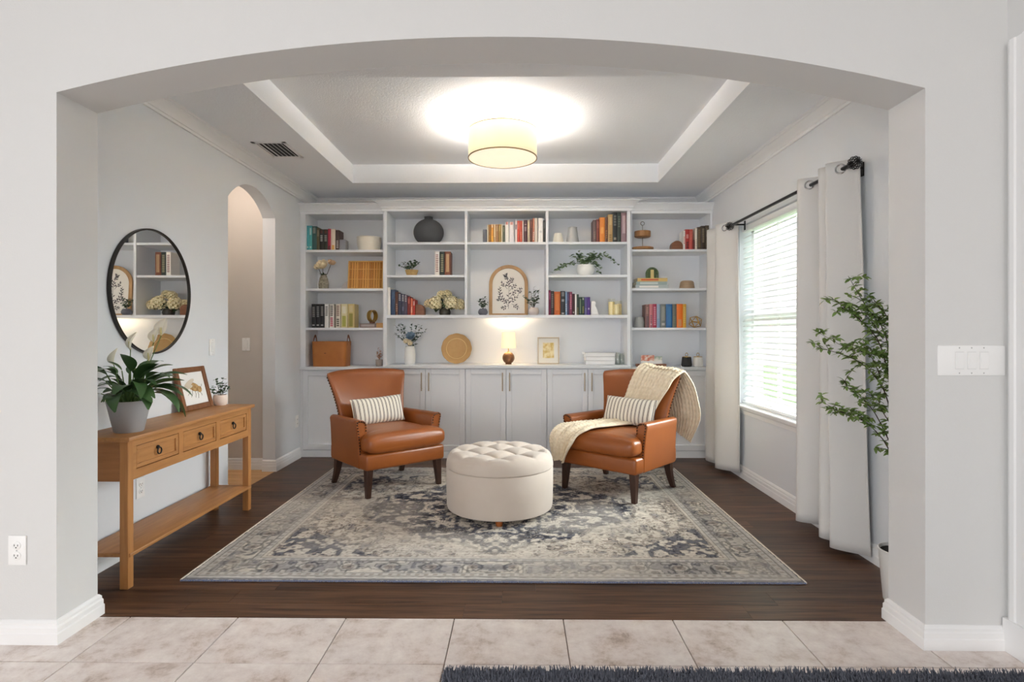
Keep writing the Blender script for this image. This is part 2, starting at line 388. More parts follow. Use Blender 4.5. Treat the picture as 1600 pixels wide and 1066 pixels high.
# garden
m_grass = M('lawn', (120, 150, 90), .9, var=((92, 126, 66), 3, 2))
struct(MB().box(2.2, 30, -12, 30, -.45, -.4).build('ground_lawn', m_grass))
rr = random.Random(9); mb = MB()
for k in range(120):
    mb.ball((rr.uniform(-.35, .35), rr.uniform(-3, 3), rr.uniform(.2, 1.15)), (rr.uniform(.15, .3),) * 3, 7, 5)
hd = thing('garden_hedge', 'clipped green hedge outside beyond the window blind', 'hedge', (8.2, 10.2, -.4))
mb.build('foliage', M('hedge_leaf', (86, 128, 92), .8, var=((60, 100, 70), 9, 2)), hd, kind='stuff')
MB().box(-.2, .2, -3, 3, 0, .4).build('stems', M('hedge_wood', (70, 60, 45), .9), hd)

# ------------------------------------------------------------------ curtains and rod
XRD, ZRD = 1.765, 2.095
m_rod = M('rod_black', (38, 36, 36), .32, .7); m_chrome = M('grommet_chrome', (205, 205, 205), .18, 1)
rod = thing('curtain_rod', 'dark metal curtain rod with caged ball finials above the window', 'curtain rod', (XRD, 3.9, ZRD))
MB().tube([(0, -.86, 0), (0, .84, 0)], .011, 12).build('pole', m_rod, rod)
for sgn in (-1, 1):
    yy = sgn * (.895 if sgn < 0 else .875); fin = MB().ball((0, yy - sgn * .03, 0), .014, 10, 6)
    for a in range(6):
        t = math.pi * a / 6; rr_ = .033
        fin.tube([(rr_ * math.sin(q) * math.cos(t) , yy + rr_ * math.cos(q), rr_ * math.sin(q) * math.sin(t)) for q in [2 * math.pi * k / 20 for k in range(21)]], .0028, 5, False)
    fin.ball((0, yy + sgn * .033, 0), .007, 8, 5); fin.build('finial', m_rod, rod)
    yb = sgn * .80
    MB().tube([(XR - XRD, yb, 0), (0, yb, 0)], .007, 8).box(XR - XRD - .006, XR - XRD - .001, yb - .012, yb + .012, -.045, .03).build('bracket', m_rod, rod)
m_curt = M('curtain_cloth', (216, 215, 213), .85, bump=(500, .15))
def cat(P, t):
    n = len(P) - 1; f = min(t * n, n - 1e-6); i = int(f); q = f - i; p0, p1, p2, p3 = P[max(i - 1, 0)], P[i], P[i + 1], P[min(i + 2, n)]
    return .5 * ((2 * p1) + (p2 - p0) * q + (2 * p0 - 5 * p1 + 4 * p2 - p3) * q * q + (3 * p1 - p0 - 3 * p2 + p3) * q ** 3)
def curtain(label, plan, spread, shift, rings, seed):
    """plan: (offset from the rod towards the wall, y) of the pleats, far end first"""
    y0 = sum(p[1] for p in plan) / len(plan); P = [Vector((dx, y - y0, 0)) for dx, y in plan]
    c = thing('curtain', label, 'curtain', (XRD, y0, .045), 0, 'grey curtains at the window'); zt = ZRD
    def fn(u, v):
        p = cat(P, u); k = 1 - v
        return (p.x * (1 + .25 * k) + .006 * math.sin(6 * v + 9 * u + seed) * k - .004, p.y * (1 + spread * k) + shift * k + .008 * math.sin(5 * v + 14 * u + seed) * k, zt * v + .012 * math.sin(5 * u + seed) * k)
    MB().grid(fn, 120, 40).build('panel', m_curt, c, solid=.004, ang=180)
    for u in rings:
        p = fn(u, .96); q = fn(u + .01, .96); g = MB().ring((0, 0, 0), .024, .006, 'y', 24, 8)
        g.build('grommet', m_chrome, c, loc=(p[0], p[1], ZRD - .045), rot=(0, 0, math.atan2(q[1] - p[1], q[0] - p[0])))
    return c
curtain('grey curtain panel at the near end of the rod, behind the leafy branches', [(.03, 3.60), (-.05, 3.50), (.045, 3.42), (.03, 3.36), (-.045, 3.27), (-.005, 3.205), (-.055, 3.17), (.045, 3.08), (.055, 3.05)], .16, -.04, (.19, .43, .815), 0)
curtain('grey curtain panel at the far end of the rod, beside the bookcase', [(.03, 5.30), (-.04, 5.21), (-.01, 5.12), (.04, 5.05), (-.05, 4.95), (.045, 4.76), (.05, 4.71)], .03, .0, (.10, .55, .75), 2)

# ------------------------------------------------------------------ ceiling fixtures
m_shade = M('drum_shade', (220, 206, 178), .8, emit=((255, 222, 172), .18)); m_diff = M('drum_diffuser', (255, 244, 224), .6, emit=((255, 236, 206), .30))
m_rim = M('rim_bronze', (140, 118, 78), .4, .3)
LX, LY = -.115, 4.15
cl = thing('ceiling_light', 'cream drum flush ceiling light glowing in the tray ceiling', 'ceiling light', (LX, LY, 2.474))
MB().lathe([(.25, .004), (.25, .203), (.247, .203), (.247, .004)], 64, caps=False).add([], []).build('shade', m_shade, cl, ang=60)
MB().lathe([(.252, 0), (.252, .007), (.246, .007), (.246, 0), (.252, 0)], 64, caps=False).build('rim', m_rim, cl)
MB().lathe([(.252, .2), (.252, .206), (.246, .206), (.246, .2), (.252, .2)], 64, caps=False).build('rim', m_rim, cl)
MB().lathe([(.0001, .002), (.246, .003), (.246, .006), (.0001, .006)], 64).build('diffuser', m_diff, cl)
MB().lathe([(.012, .02), (.012, .255), (.07, .258), (.07, .2805)], 24).build('canopy_stem', M('brushed_nickel', (190, 188, 182), .3, .9), cl)
for k in range(3):
    a = k * 2.094; q = bpy.data.lights.new('drum_bulb', 'POINT'); q.energy = 11.5; q.color = (1, .97, .93); q.shadow_soft_size = .05
    o = bpy.data.objects.new('drum_bulb', q); COL.objects.link(o); o.location = (LX + .12 * math.cos(a), LY + .12 * math.sin(a), 2.474 + .178)
vt = thing('air_vent', 'white slatted air vent in the left soffit', 'air vent', (-1.81, 4.268, ZC))
hx, hy = .125, .18
MB().box(-hx, hx, -hy, -hy + .025, -.006, 0).box(-hx, hx, hy - .025, hy, -.006, 0).box(-hx, -hx + .025, -hy, hy, -.006, 0).box(hx - .025, hx, -hy, hy, -.006, 0).build('frame', m_trim, vt)
MB().box(-hx + .02, hx - .02, -hy + .02, hy - .02, -.001, -.0002).build('duct_dark', M('duct_dark', (70, 70, 72), .9), vt)
for k in range(6):
    B(-.011, .011, -hy + .026, hy - .026, -.001, .001).build('slat', m_trim, vt, loc=(-.082 + k * .033, 0, -.0075), rot=(0, R(22 if k < 2 else 34), 0))

# ------------------------------------------------------------------ switches and outlets
m_plate = M('plate_white', (244, 244, 243), .35); m_dark = M('slot_dark', (30, 30, 30), .6)
def plate(name, label, cat, loc, rz, gangs, kind):
    """local: x right, -y out of the wall, z up"""
    t = thing(name, label, cat, loc, rz); hwid = (.0585 if gangs == 1 else .0585 + .046 * (gangs - 1)) - .0235
    RB(-hwid, hwid, -.006, 0, -.057, .057, .0025).build('cover_plate', m_plate, t)
    for g in range(gangs):
        gx = (g - (gangs - 1) / 2) * .046
        if kind == 'switch':
            f = RB(gx - .0168, gx + .0168, -.0072, -.004, -.0335, .0335, .001).build('rocker_frame', M('plate_grey', (225, 225, 224), .4), t)
            k = MB().prism([(-.0075, -.031), (-.0118, .0), (-.0082, .031), (-.005, .031), (-.005, -.031)], gx - .0148, gx + .0148, 'x'); k.build('rocker', m_plate, t)
        else:
            for zz in (-.0195, .0195):
                r_ = MB(); r_.lathe([(.0165, 0), (.0165, .003), (.0150, .004)], 24); r_.xf(Matrix.Translation((gx, -.0055, zz)) @ Matrix.Rotation(R(90), 4, 'X')); s_ = r_.build('receptacle', m_plate, t)
                MB().box(gx - .0075, gx - .0058, -.0105, -.009, zz - .002, zz + .006).box(gx + .0058, gx + .0075, -.0105, -.009, zz - .002, zz + .005).box(gx - .002, gx + .002, -.0105, -.009, zz - .009, zz - .005).build('slots', m_dark, s_)
        for zz in (-.048, .048) if kind == 'switch' else (0,):
            MB().ball((gx, -.0062, zz), (.003, .0012, .003), 8, 4).build('screw', M('screw_grey', (190, 190, 190), .4, .5), t)
    return t
plate('wall_switch', 'triple white rocker switch plate right of the archway', 'light switch', (1.51 * 1.0 + .262, WF0, Z(563, 2.185)), 0, 3, 'switch').location.x = X(1510, WF0)
plate('wall_outlet', 'white double outlet on the wall left of the archway', 'outlet', (X(20.5, WF0), WF0, Z(860, 2.205)), 0, 1, 'outlet')
plate('wall_switch', 'white rocker switch on the wall right of the round mirror', 'light switch', (XL, 3.90, 1.104), R(90), 1, 'switch')
plate('wall_switch', 'white rocker switch on the hallway wall inside the doorway', 'light switch', (-2.40, 4.99, 1.103), 0, 1, 'switch')
plate('wall_outlet', 'white double outlet on the wall under the console table', 'outlet', (XL, 3.155, .338), R(90), 1, 'outlet')
plate('wall_outlet', 'white double outlet low on the wall beside the bookcase', 'outlet', (XL, 5.40, .36), R(90), 1, 'outlet')

# ------------------------------------------------------------------ round mirror
mr = thing('round_mirror', 'round wall mirror with thin black frame above the console table', 'mirror', (XL, 3.257, 1.44))
mm = MB(); mm.lathe([(.3515, .004), (.3515, .012), (.0001, .012)], 96); mm.xf(Matrix.Rotation(R(90), 4, 'Y')); mm.build('glass', M('mirror_silver', (238, 238, 236), .0, 1.0), mr)
mm = MB(); mm.lathe([(.350, .0), (.350, .020), (.354, .023), (.359, .020), (.359, .0)], 96, caps=False); mm.xf(Matrix.Rotation(R(90), 4, 'Y')); mm.build('frame', M('frame_black', (52, 48, 44), .35, .5), mr)

# ------------------------------------------------------------------ console table
def wood(name, c1, c2, stretch, sc=3.0, rough=.45):
    return M(name, c1, rough, var=(c2, sc, 1.9), stretch=stretch, bump=(sc * 6, .05), detail=6)
m_pine_y = wood('pine_long', (190, 136, 80), (158, 106, 58), (14, 1.2, 14))
m_pine_z = wood('pine_up', (190, 134, 78), (158, 106, 58), (14, 14, 1.2))
m_pine_x = wood('pine_cross', (176, 120, 68), (146, 94, 50), (1.2, 14, 14))
CX0, CX1, CY0, CY1, CZ = -2.105, -1.808, 2.622, 3.885, .715
ct = thing('console_table', 'honey pine console table with three drawers below the round mirror', 'table', ((CX0 + CX1) / 2, (CY0 + CY1) / 2, 0))
hx, hy = (CX1 - CX0) / 2, (CY1 - CY0) / 2
RB(-hx, hx, -hy, hy, CZ - .022, CZ, .004).build('tabletop', m_pine_y, ct)
lg = .04; ax, ay = hx - .018, hy - .018
for sx in (-1, 1):
    for sy in (-1, 1):
        x0 = sx * ax - (lg if sx > 0 else 0); y0 = sy * ay - (lg if sy > 0 else 0)
        RB(x0, x0 + lg, y0, y0 + lg, .0, CZ - .022, .002, 1).build('leg', m_pine_z, ct)
za0, za1 = .505, CZ - .022
fx = ax - .002
MB().box(fx - .02, fx, -ay + lg, ay - lg, za0, za0 + .045).box(fx - .02, fx, -ay + lg, ay - lg, za1 - .03, za1).box(fx - .02, fx, -ay + lg, -ay + lg + .022, za0 + .045, za1 - .03).box(fx - .02, fx, ay - lg - .022, ay - lg, za0 + .045, za1 - .03).build('front_frame', m_pine_y, ct)
y0, y1 = -ay + lg + .022, ay - lg - .022; dz0, dz1 = za0 + .045, za1 - .03; mul = .04; dw = (y1 - y0 - 2 * mul) / 3
for k in (1, 2):
    yy = y0 + k * dw + (k - 1) * mul; B(fx - .02, fx, yy, yy + mul, dz0, dz1).build('divider', m_pine_z, ct)
m_iron = M('black_iron', (34, 31, 29), .45, .6)
for k in range(3):
    a = y0 + k * (dw + mul) + .003; b = a + dw - .006; zz0, zz1 = dz0 + .003, dz1 - .003
    d = MB(); fr = .02
    d.box(fx - .016, fx - .009, a, b, zz0, zz1)
    for (p0, p1, q0, q1) in ((a, b, zz0, zz0 + fr), (a, b, zz1 - fr, zz1), (a, a + fr, zz0 + fr, zz1 - fr), (b - fr, b, zz0 + fr, zz1 - fr)): d.box(fx - .012, fx - .001, p0, p1, q0, q1)
    dr = d.build('drawer', m_pine_y, ct, bevel=.002)
    MB().box(fx - .2, fx - .016, a + .01, b - .01, zz0 + .005, zz1 - .01).build('drawer_box', m_pine_x, dr)
    yc, zc = (a + b) / 2, (zz0 + zz1) / 2 + .008
    MB().ball((fx - .004, yc, zc + .008), (.009, .010, .010), 12, 8).build('rosette', m_iron, dr)
    MB().ring((fx + .004, yc, zc - .010), .016, .0035, 'x', 24, 8).build('ring_pull', m_iron, dr)
for sy in (-1, 1):
    B(-ax + lg, ax - lg, sy * (ay - .012) - .009, sy * (ay - .012) + .009, za0, za1).build('side_apron', m_pine_x, ct)
B(-ax, -ax + .018, -ay + lg, ay - lg, za0, za1).build('back_apron', m_pine_y, ct)
RB(-hx + .014, hx - .012, -ay + .008, ay - .008, .148, .166, .003).build('lower_shelf', m_pine_y, ct)

# leaf helper -------------------------------------------------------
def leaf(L_, W_, bend, fold=.25, n=7, tipw=1.0):
    """blade along +x from origin, bending down, width along y"""
    vs = []; fs = []; ang = 0; x = z = 0.0
    for i in range(n):
        t = i / (n - 1); wd = W_ * (math.sin(math.pi * (t ** .8) * .97 + .02) ** .9) * .5 + (.0006)
        vs += [(x, -wd, z + wd * fold), (x, 0, z), (x, wd, z + wd * fold)]
        ang += bend / (n - 1); x += L_ / (n - 1) * math.cos(ang); z -= L_ / (n - 1) * math.sin(ang)
    for i in range(n - 1):
        b = i * 3; fs += [(b, b + 3, b + 4, b + 1), (b + 1, b + 4, b + 5, b + 2)]
    return vs, fs
def put(mb, vf, mat): mb.add([mat @ Vector(p) for p in vf[0]], vf[1])
def aim(loc, yaw, pitch, roll=0, s=1.0):
    return Matrix.Translation(loc) @ Matrix.Rotation(yaw, 4, 'Z') @ Matrix.Rotation(-pitch, 4, 'Y') @ Matrix.Rotation(roll, 4, 'X') @ Matrix.Scale(s, 4)

# ------------------------------------------------------------------ peace lily
rp = random.Random(21)
m_pot = M('pot_grey', (170, 170, 172), .55, bump=(30, .05)); m_soil = M('soil', (46, 36, 28), .95, bump=(80, .6))
m_lily = M('lily_leaf', (44, 76, 40), .35, var=((74, 108, 58), 6, 2)); m_stem = M('lily_stem', (96, 124, 66), .5); m_spathe = M('lily_spathe', (236, 230, 212), .6)
pl = thing('peace_lily', 'peace lily with white blooms in a tapered grey pot on the console', 'potted plant', (-1.925, 2.79, CZ))
MB().lathe([(.0001, 0), (.060, 0), (.064, .004), (.0955, .152), (.0975, .155), (.092, .155), (.088, .140)], 40).build('pot', m_pot, pl)
MB().lathe([(.0001, .136), (.088, .138)], 24).build('soil', m_soil, pl)
lmesh = []
for k in range(4):
    mb = MB(); vf = leaf(.17 + .015 * k, .066 - .004 * (k % 2), .8 + .25 * k, .3, 9); mb.add(*vf); me = mb.mesh('leaf', m_lily, fix=False); lmesh.append(me)
st = MB()
for k in range(52):
    yaw = k * 2.39996 + rp.uniform(-.3, .3); el = rp.uniform(.25, 1.25); ln = rp.uniform(.05, .16) * (1.0 if el < .9 else 1.1)
    b = Vector((.035 * math.cos(yaw) * rp.uniform(.2, 1), .035 * math.sin(yaw) * rp.uniform(.2, 1), .137))
    d = Vector((math.cos(yaw) * math.cos(el + .25), math.sin(yaw) * math.cos(el + .25), math.sin(el + .25)))
    e = b + d * ln
    if e.x < -.12: continue
    sc_ = rp.uniform(.8, 1.15)
    if math.cos(yaw) < -.2: sc_ *= .55
    st.tube([b, (b + e) / 2 + Vector((0, 0, .006)), e], [.0035, .003, .0024], 5)
    o = link('leaf', lmesh[k % 4], pl); o.matrix_local = aim(e, yaw, el - .1, rp.uniform(-.5, .5), sc_)
flw = [(.022, -.02, .405, 1.0), (.13, .05, .475, 1.15), (.105, .03, .44, .6), (-.09, .02, .33, .8), (.10, .0, .35, .5)]
for fx_, fy_, fz_, sz in flw:
    e = Vector((fx_, fy_, fz_)); st.tube([(fx_ * .2, fy_ * .2, .137), (fx_ * .5, fy_ * .5, fz_ * .6), e], [.003, .0025, .002], 5)
    fl = MB(); fl.add(*leaf(.085 * (.75 + .3 * sz), .062 * (.75 + .3 * sz), .5, .55, 8)); f = fl.build('bloom', m_spathe, pl, fix=False, solid=.0015); f.matrix_local = aim(e, R(-60) + fx_ * 6, R(84), R(100))
    MB().tube([(0, 0, 0), (.022, 0, .006), (.04, 0, .008)], [.004, .0045, .002], 6).build('spadix', M('spadix', (214, 205, 150), .8), f)
st.build('stems', m_stem, pl)

# ------------------------------------------------------------------ bee picture
bp_ = thing('picture_frame', 'wood framed bee print leaning against the wall on the console', 'picture', (-2.048, 3.62, CZ))
bp_.rotation_euler = (0, R(-14), 0)
m_fw = wood('frame_wood', (142, 92, 54), (112, 70, 40), (10, 10, 1.5), 3)
fw, fh = .166, .275; bw = .034
for (a, b, c, d) in ((-fw, -fw + bw, 0, fh), (fw - bw, fw, 0, fh)): RB(-.011, .011, a, b, c, d, .003, 1).build('frame_side', m_fw, bp_)
for (a, b, c, d) in ((-fw + bw, fw - bw, 0, bw), (-fw + bw, fw - bw, fh - bw, fh)): RB(-.010, .010, a, b, c, d, .003, 1).build('frame_rail', m_fw, bp_)
pap = B(-.004, .001, -fw + bw, fw - bw, bw, fh - bw).build('paper', M('paper_white', (238, 237, 233), .8), bp_)
pr = MB()
def ell(mb, cy, cz, ry, rz, rot=0, d=.0016, n=14):
    c, s = math.cos(rot), math.sin(rot); ps = [(cy + ry * math.cos(q) * c - rz * math.sin(q) * s, cz + ry * math.cos(q) * s + rz * math.sin(q) * c) for q in [2 * math.pi * i / n for i in range(n)]]
    mb.prism(ps, .0005, d, 'x')
zc = fh * .5
ell(pr, .006, zc + .008, .060, .028, -.25); ell(pr, .062, zc - .012, .026, .021, 0, .0018)
pr.build('bee_body', M('print_ochre', (204, 168, 112), .8, var=((150, 112, 66), 40, 3)), pap)
pr = MB(); ell(pr, -.035, zc + .036, .062, .016, .35, .0020); ell(pr, -.055, zc + .012, .05, .013, .1, .0020); pr.build('bee_wings', M('print_wing', (216, 205, 186), .8), pap)
pr = MB()
for (a, b, c, d) in ((-.02, -.015, -.045, -.055), (.01, -.018, .0, -.062), (.035, -.025, .03, -.068), (.06, -.03, .075, -.055), (.08, .0, .097, .02), (-.045, -.015, -.075, -.04)):
    pr.tube([(.0015, a, zc + b), (.0015, (a + c) / 2 + .006, zc + (b + d) / 2), (.0015, c, zc + d)], .0013, 4)
pr.build('bee_legs', M('print_dark', (96, 78, 58), .8), pap)

def sprig(mb_st, mb_lf, base, tip, n, ls, lw, rnd, jit=.5, r=.0012, arch=.0):
    base, tip = Vector(base), Vector(tip); side = Vector((-(tip - base).y, (tip - base).x, 0))
    mid = (base + tip) / 2 + Vector((0, 0, arch)); pts = [base.lerp(mid, t).lerp(mid.lerp(tip, t), t) for t in [i / 8 for i in range(9)]]
    mb_st.tube(pts, [r * (1 - .6 * i / 8) for i in range(9)], 4)
    for k in range(n):
        t = .25 + .75 * (k + rnd.uniform(0, .6)) / n; i = min(int(t * 8), 7); p = pts[i].lerp(pts[i + 1], t * 8 - i)
        put(mb_lf, leaf(ls * rnd.uniform(.7, 1.15), lw * rnd.uniform(.8, 1.1), .4, .2, 4), aim(p, rnd.uniform(0, 6.283), rnd.uniform(-.3, 1.0), rnd.uniform(-jit, jit)))
def leafy(root, sprigs, lm, sm, seed, ls, lw, n, r=.0012, arch=0, part='foliage'):
    rn = random.Random(seed); a, b = MB(), MB()
    for bs, tp in sprigs: sprig(a, b, bs, tp, n, ls, lw, rn, r=r, arch=arch)
    a.build('stems', sm, root); b.build(part, lm, root, fix=False, kind='stuff')
m_darkleaf = M('leaf_dark', (50, 74, 50), .5, var=((84, 108, 76), 30, 2)); m_twig = M('twig', (72, 62, 44), .7)
# small plant on the console
sp_ = thing('potted_sprig', 'small round-leaf plant in a blush pot at the console end', 'potted plant', (-2.015, 3.825, CZ))
MB().lathe([(.0001, 0), (.034, 0), (.042, .012), (.046, .035), (.044, .06), (.040, .07), (.037, .07), (.036, .06)], 28).build('pot', M('pot_blush', (238, 222, 212), .5), sp_)
MB().lathe([(.0001, .060), (.0365, .061)], 16).build('soil', m_soil, sp_)
leafy(sp_, [((0, 0, .06), (.0 + .06 * math.cos(a) * q, .055 * math.sin(a) * q, .06 + h)) for a, q, h in ((0, 1, .06), (1, .7, .09), (2, .9, .08), (3.2, .9, .07), (4.2, .6, .12), (5.2, 1, .1), (.5, .3, .13), (3.8, 1, .045))], m_darkleaf, m_twig, 5, .024, .019, 9)
# ------------------------------------------------------------------ built-in bookcase
YC, YS, YK = 5.45, 5.49, 5.84       # face of centre unit, face of side units, back of the units
zL = [Z(389.7, YS), Z(450.5, YS), Z(512.2, YS)]; zLc = Z(573.5, YS)
zC1, zC2, zC3, zCc = Z(378, YC), Z(429.5, YC), Z(492.3, YC), Z(570.8, YC)
TH = .022
def unit(name, label, xa, xb, yf, ztop, zbot, sw0, sw1):
    t = thing(name, label, 'bookcase', ((xa + xb) / 2, yf, zbot)); h = ztop - zbot; c = (xa + xb) / 2
    for a, b in ((xa, xa + sw0), (xb - sw1, xb)): B(a - c, b - c, 0, YK - yf, 0, h).build('side_panel', m_cab, t, bevel=.001)
    B(xa + sw0 - c, xb - sw1 - c, YK - yf - .012, YK - yf, 0, h).build('back_panel', m_cab, t)
    B(xa + sw0 - c, xb - sw1 - c, 0, YK - yf - .012, h - .03, h).build('top_panel', m_cab, t)
    return t, c
CRW = [(.0, -.095), (.010, -.095), (.012, -.072), (.022, -.066), (.024, -.056), (.040, -.034), (.062, -.018), (.066, -.012), (.078, -.010), (.080, 0)]
def crown(t, x0, x1, y0, ztop, e0, e1, sc=1.0, yb=.36):
    vs = []; n = len(CRW)
    for d, dz in CRW:
        d *= sc; vs += [(x0 - d * e0, yb, ztop + dz), (x0 - d * e0, y0 - d, ztop + dz), (x1 + d * e1, y0 - d, ztop + dz), (x1 + d * e1, yb, ztop + dz)]
    fs = [(4 * i + j, 4 * i + j + 1, 4 * i + j + 5, 4 * i + j + 4) for i in range(n - 1) for j in range(3)] + [(4 * n - 4, 4 * n - 3, 4 * n - 2, 4 * n - 1)]
    MB().add(vs, fs).build('crown', m_cab, t, ang=20)
ZTOP = 2.462
xl0, xl1 = XL + .002, X(599.8, YS); xc0, xc1 = X(599.2, YC), X(984.8, YC); xr0, xr1 = X(985, YS), XR - .002
# left unit
uL, c = unit('bookcase_unit', 'white left bookcase unit with four open shelves by the doorway', xl0, xl1 - .001, YS, ZTOP - .07, zLc, X(476, YS) - xl0, .012)
for z in zL: B(X(476, YS) - c, xl1 - .014 - c, .012, YK - YS - .012, z - TH - zLc, z - zLc).build('shelf', m_cab, uL, bevel=.001)
crown(uL, xl0 - c, xl1 - c - .001, 0, ZTOP - .014 - zLc, 0, 0, .8)
# right unit
uR, c = unit('bookcase_unit', 'white right bookcase unit with four open shelves by the window curtain', xr0 + .001, xr1, YS, ZTOP - .07, zLc, .012, xr1 - X(1109, YS))
for z in zL: B(xr0 + .014 - c, X(1109, YS) - c, .012, YK - YS - .012, z - TH - zLc, z - zLc).build('shelf', m_cab, uR, bevel=.001)
crown(uR, xr0 + .001 - c, xr1 - c, 0, ZTOP - .014 - zLc, 0, 0, .8)
# centre unit
sw = X(604, YC) - xc0
uC, c = unit('bookcase_unit', 'wide white centre bookcase unit with three bays above the lamp', xc0, xc1, YC, ZTOP - .06, zCc, sw, sw)
crown(uC, xc0 - c, xc1 - c, 0, ZTOP + .004 - zCc, 1, 1, 1.1, YK - YC)
m0, m1, m2, m3 = X(726, YC), X(730, YC), X(853, YC), X(857, YC)
for a, b in ((m0, m1), (m2, m3)): B(a - c, b - c, 0, YK - YC - .012, zC3 - zCc, ZTOP - .09 - zCc).build('divider', m_cab, uC, bevel=.001)
B(xc0 + sw - c, xc1 - sw - c, .0, YK - YC - .012, zC3 - .028 - zCc, zC3 - zCc).build('shelf', m_cab, uC, bevel=.001)
for a, b, zs in ((xc0 + sw, m0, (zC1, zC2)), (m1, m2, (zC1,)), (m3, xc1 - sw, (zC1, zC2))):
    for z in zs: B(a - c, b - c, .01, YK - YC - .012, z - TH - zCc, z - zCc).build('shelf', m_cab, uC, bevel=.001)
# worktops
for nm, a, b, yf, zt, lb in (('countertop', xc0 - .0, xc1 + .0, YC, zCc, 'white centre worktop carrying the lamp, plate and vase'), ('countertop', xl0, xc0 - .001, YS, zLc, 'white worktop of the left unit under the tan storage bin'), ('countertop', xc1 + .001, xr1, YS, zLc, 'white worktop of the right unit behind the throw')):
    tag(RB(a, b, yf - .022, YK, zt - .03, zt - .0005, .003).build(nm, m_cab), lb, 'countertop')
# base cabinets
m_brass = M('handle_champagne', (176, 160, 138), .3, .85)
def cabinet(label, xa, xb, yf, ztop, ndoor, hside, x_face=None):
    t = thing('base_cabinet', label, 'cabinet', ((xa + xb) / 2, yf, 0)); c = (xa + xb) / 2
    B(xa - c, xb - c, .021, YK - yf, .0, ztop - .031).build('body', m_cab, t)
    B(xa - c, xb - c, .004, .021, .0, .066).build('toe_board', m_cab, t, bevel=.001)
    fa, fb = x_face or (xa, xb)
    for a, b in ((xa, fa), (fb, xb)):
        if b - a > .004: B(a - c, b - c, .001, .021, .066, ztop - .031).build('filler', m_cab, t)
    w_ = (fb - fa) / ndoor; z0, z1 = .072, ztop - .036; st_ = .052
    for k in range(ndoor):
        a, b = fa + k * w_ + .0024 - c, fa + (k + 1) * w_ - .0024 - c
        mb = MB().box(a, a + st_, 0, .02, z0, z1).box(b - st_, b, 0, .02, z0, z1).box(a + st_, b - st_, 0, .02, z0, z0 + st_).box(a + st_, b - st_, 0, .02, z1 - st_, z1)
        d = mb.build('door', m_cab, t, bevel=.003)
        B(a + st_, b - st_, .016, .0195, z0 + st_, z1 - st_).build('panel', m_cab, d)
        hs = hside[k]; hx_ = b - .032 if hs > 0 else a + .032; hz1 = z1 - .035; hz0 = hz1 - .175
        MB().tube([(hx_, -.026, hz0), (hx_, -.026, hz1)], .0055, 10).tube([(hx_, 0, hz0 + .02), (hx_, -.026, hz0 + .02)], .004, 8).tube([(hx_, 0, hz1 - .02), (hx_, -.026, hz1 - .02)], .004, 8).build('handle', m_brass, d)
    return t
dxs = [X(p, YC) for p in (602, 727, 854.7, 982.5)]
cabinet('white shaker cabinet behind the left armchair, in the centre run', dxs[0], dxs[1] - .0005, YC, zCc, 2, (1, -1))
cabinet('white shaker cabinet in the middle, directly behind the ottoman', dxs[1], dxs[2] - .0005, YC, zCc, 2, (1, -1))
cabinet('white shaker cabinet behind the right armchair, in the centre run', dxs[2], dxs[3], YC, zCc, 2, (1, -1))
cabinet('white shaker cabinet at the far left by the doorway', xl0, dxs[0] - .001, YS, zLc, 2, (1, -1), (X(471, YS), dxs[0] - .001))
cabinet('white shaker cabinet at the far right by the curtain', dxs[3] + .001, xr1, YS, zLc, 2, (1, -1), (dxs[3] + .001, X(1110, YS)))

# ------------------------------------------------------------------ books
m_page = M('pages', (232, 224, 206), .9)
def bm_(c): return M('cover_%d_%d_%d' % tuple(c), c, .5)
ORD = ['leftmost', 'second', 'third', 'fourth', 'fifth', 'sixth', 'seventh', 'eighth', 'ninth', 'tenth', 'eleventh', 'twelfth', 'thirteenth', 'fourteenth', 'fifteenth', 'sixteenth', 'seventeenth', 'eighteenth', 'nineteenth', 'twentieth', 'twenty-first', 'twenty-second', 'twenty-third', 'twenty-fourth']
def book(xa, xb, h, dep, z, yf, c, bands, label, group, lean=0.0):
    w_ = xb - xa; t = .0022 if w_ > .014 else .0014
    mb = MB().box(-w_ / 2, -w_ / 2 + t, .002, dep, 0, h).box(w_ / 2 - t, w_ / 2, .002, dep, 0, h)
    n = 5; ps = [(-w_ / 2, .004)] + [(-w_ / 2 * math.cos(math.pi * i / n), .002 - .004 * math.sin(math.pi * i / n) * min(1, w_ / .03)) for i in range(n + 1)] + [(w_ / 2, .004)]
    mb.prism(ps, 0, h, 'z')
    o = tag(mb.build('book', bm_(c), loc=((xa + xb) / 2, yf, z)), label, 'book', group)
    B(-w_ / 2 + t, w_ / 2 - t, .0045, dep - .004, .003, h - .004).build('pages', m_page, o)
    segs = []
    for (z0, z1, bc) in bands:
        mixc = tuple(int(.35 * p + .65 * q) for p, q in zip(c, bc))
        if z1 - z0 > .28 and w_ < .05:
            n_ = max(2, int((z1 - z0) / .075)); st = (z1 - z0) / n_
            segs += [(z0 + i * st + .006, z0 + (i + 1) * st - .022, mixc) for i in range(n_)]
        else: segs.append((z0, z1, mixc))
    for (z0, z1, bc) in segs:
        k = -.004 * min(1, w_ / .03)
        RB(-w_ * .27, w_ * .27, k + .0008, .0025, z0 * h, z1 * h, .0003, 1).xf(Matrix.Translation((0, -.0008, 0))).build('title_band', bm_(bc), o)
    if lean: o.rotation_euler = (0, lean, 0)
    return o
W, K, CRM = (236, 232, 226), (34, 32, 34), (226, 214, 190)
def shelf_row(rows, z, yf, where, group, dep=.15):
    for i, (x0, x1, yt, c, bands, desc) in enumerate(rows):
        ordn = ORD[i] + (' from left' if i else '')
        book(X(x0, yf) + .0004, X(x1, yf) - .0004, Z(yt, yf) - z, dep, z, yf, c, bands, '%s book, %s on %s' % (desc, ordn, where), group)
T1, T2, T3 = (.62, .9), (.15, .5), (.08, .16)
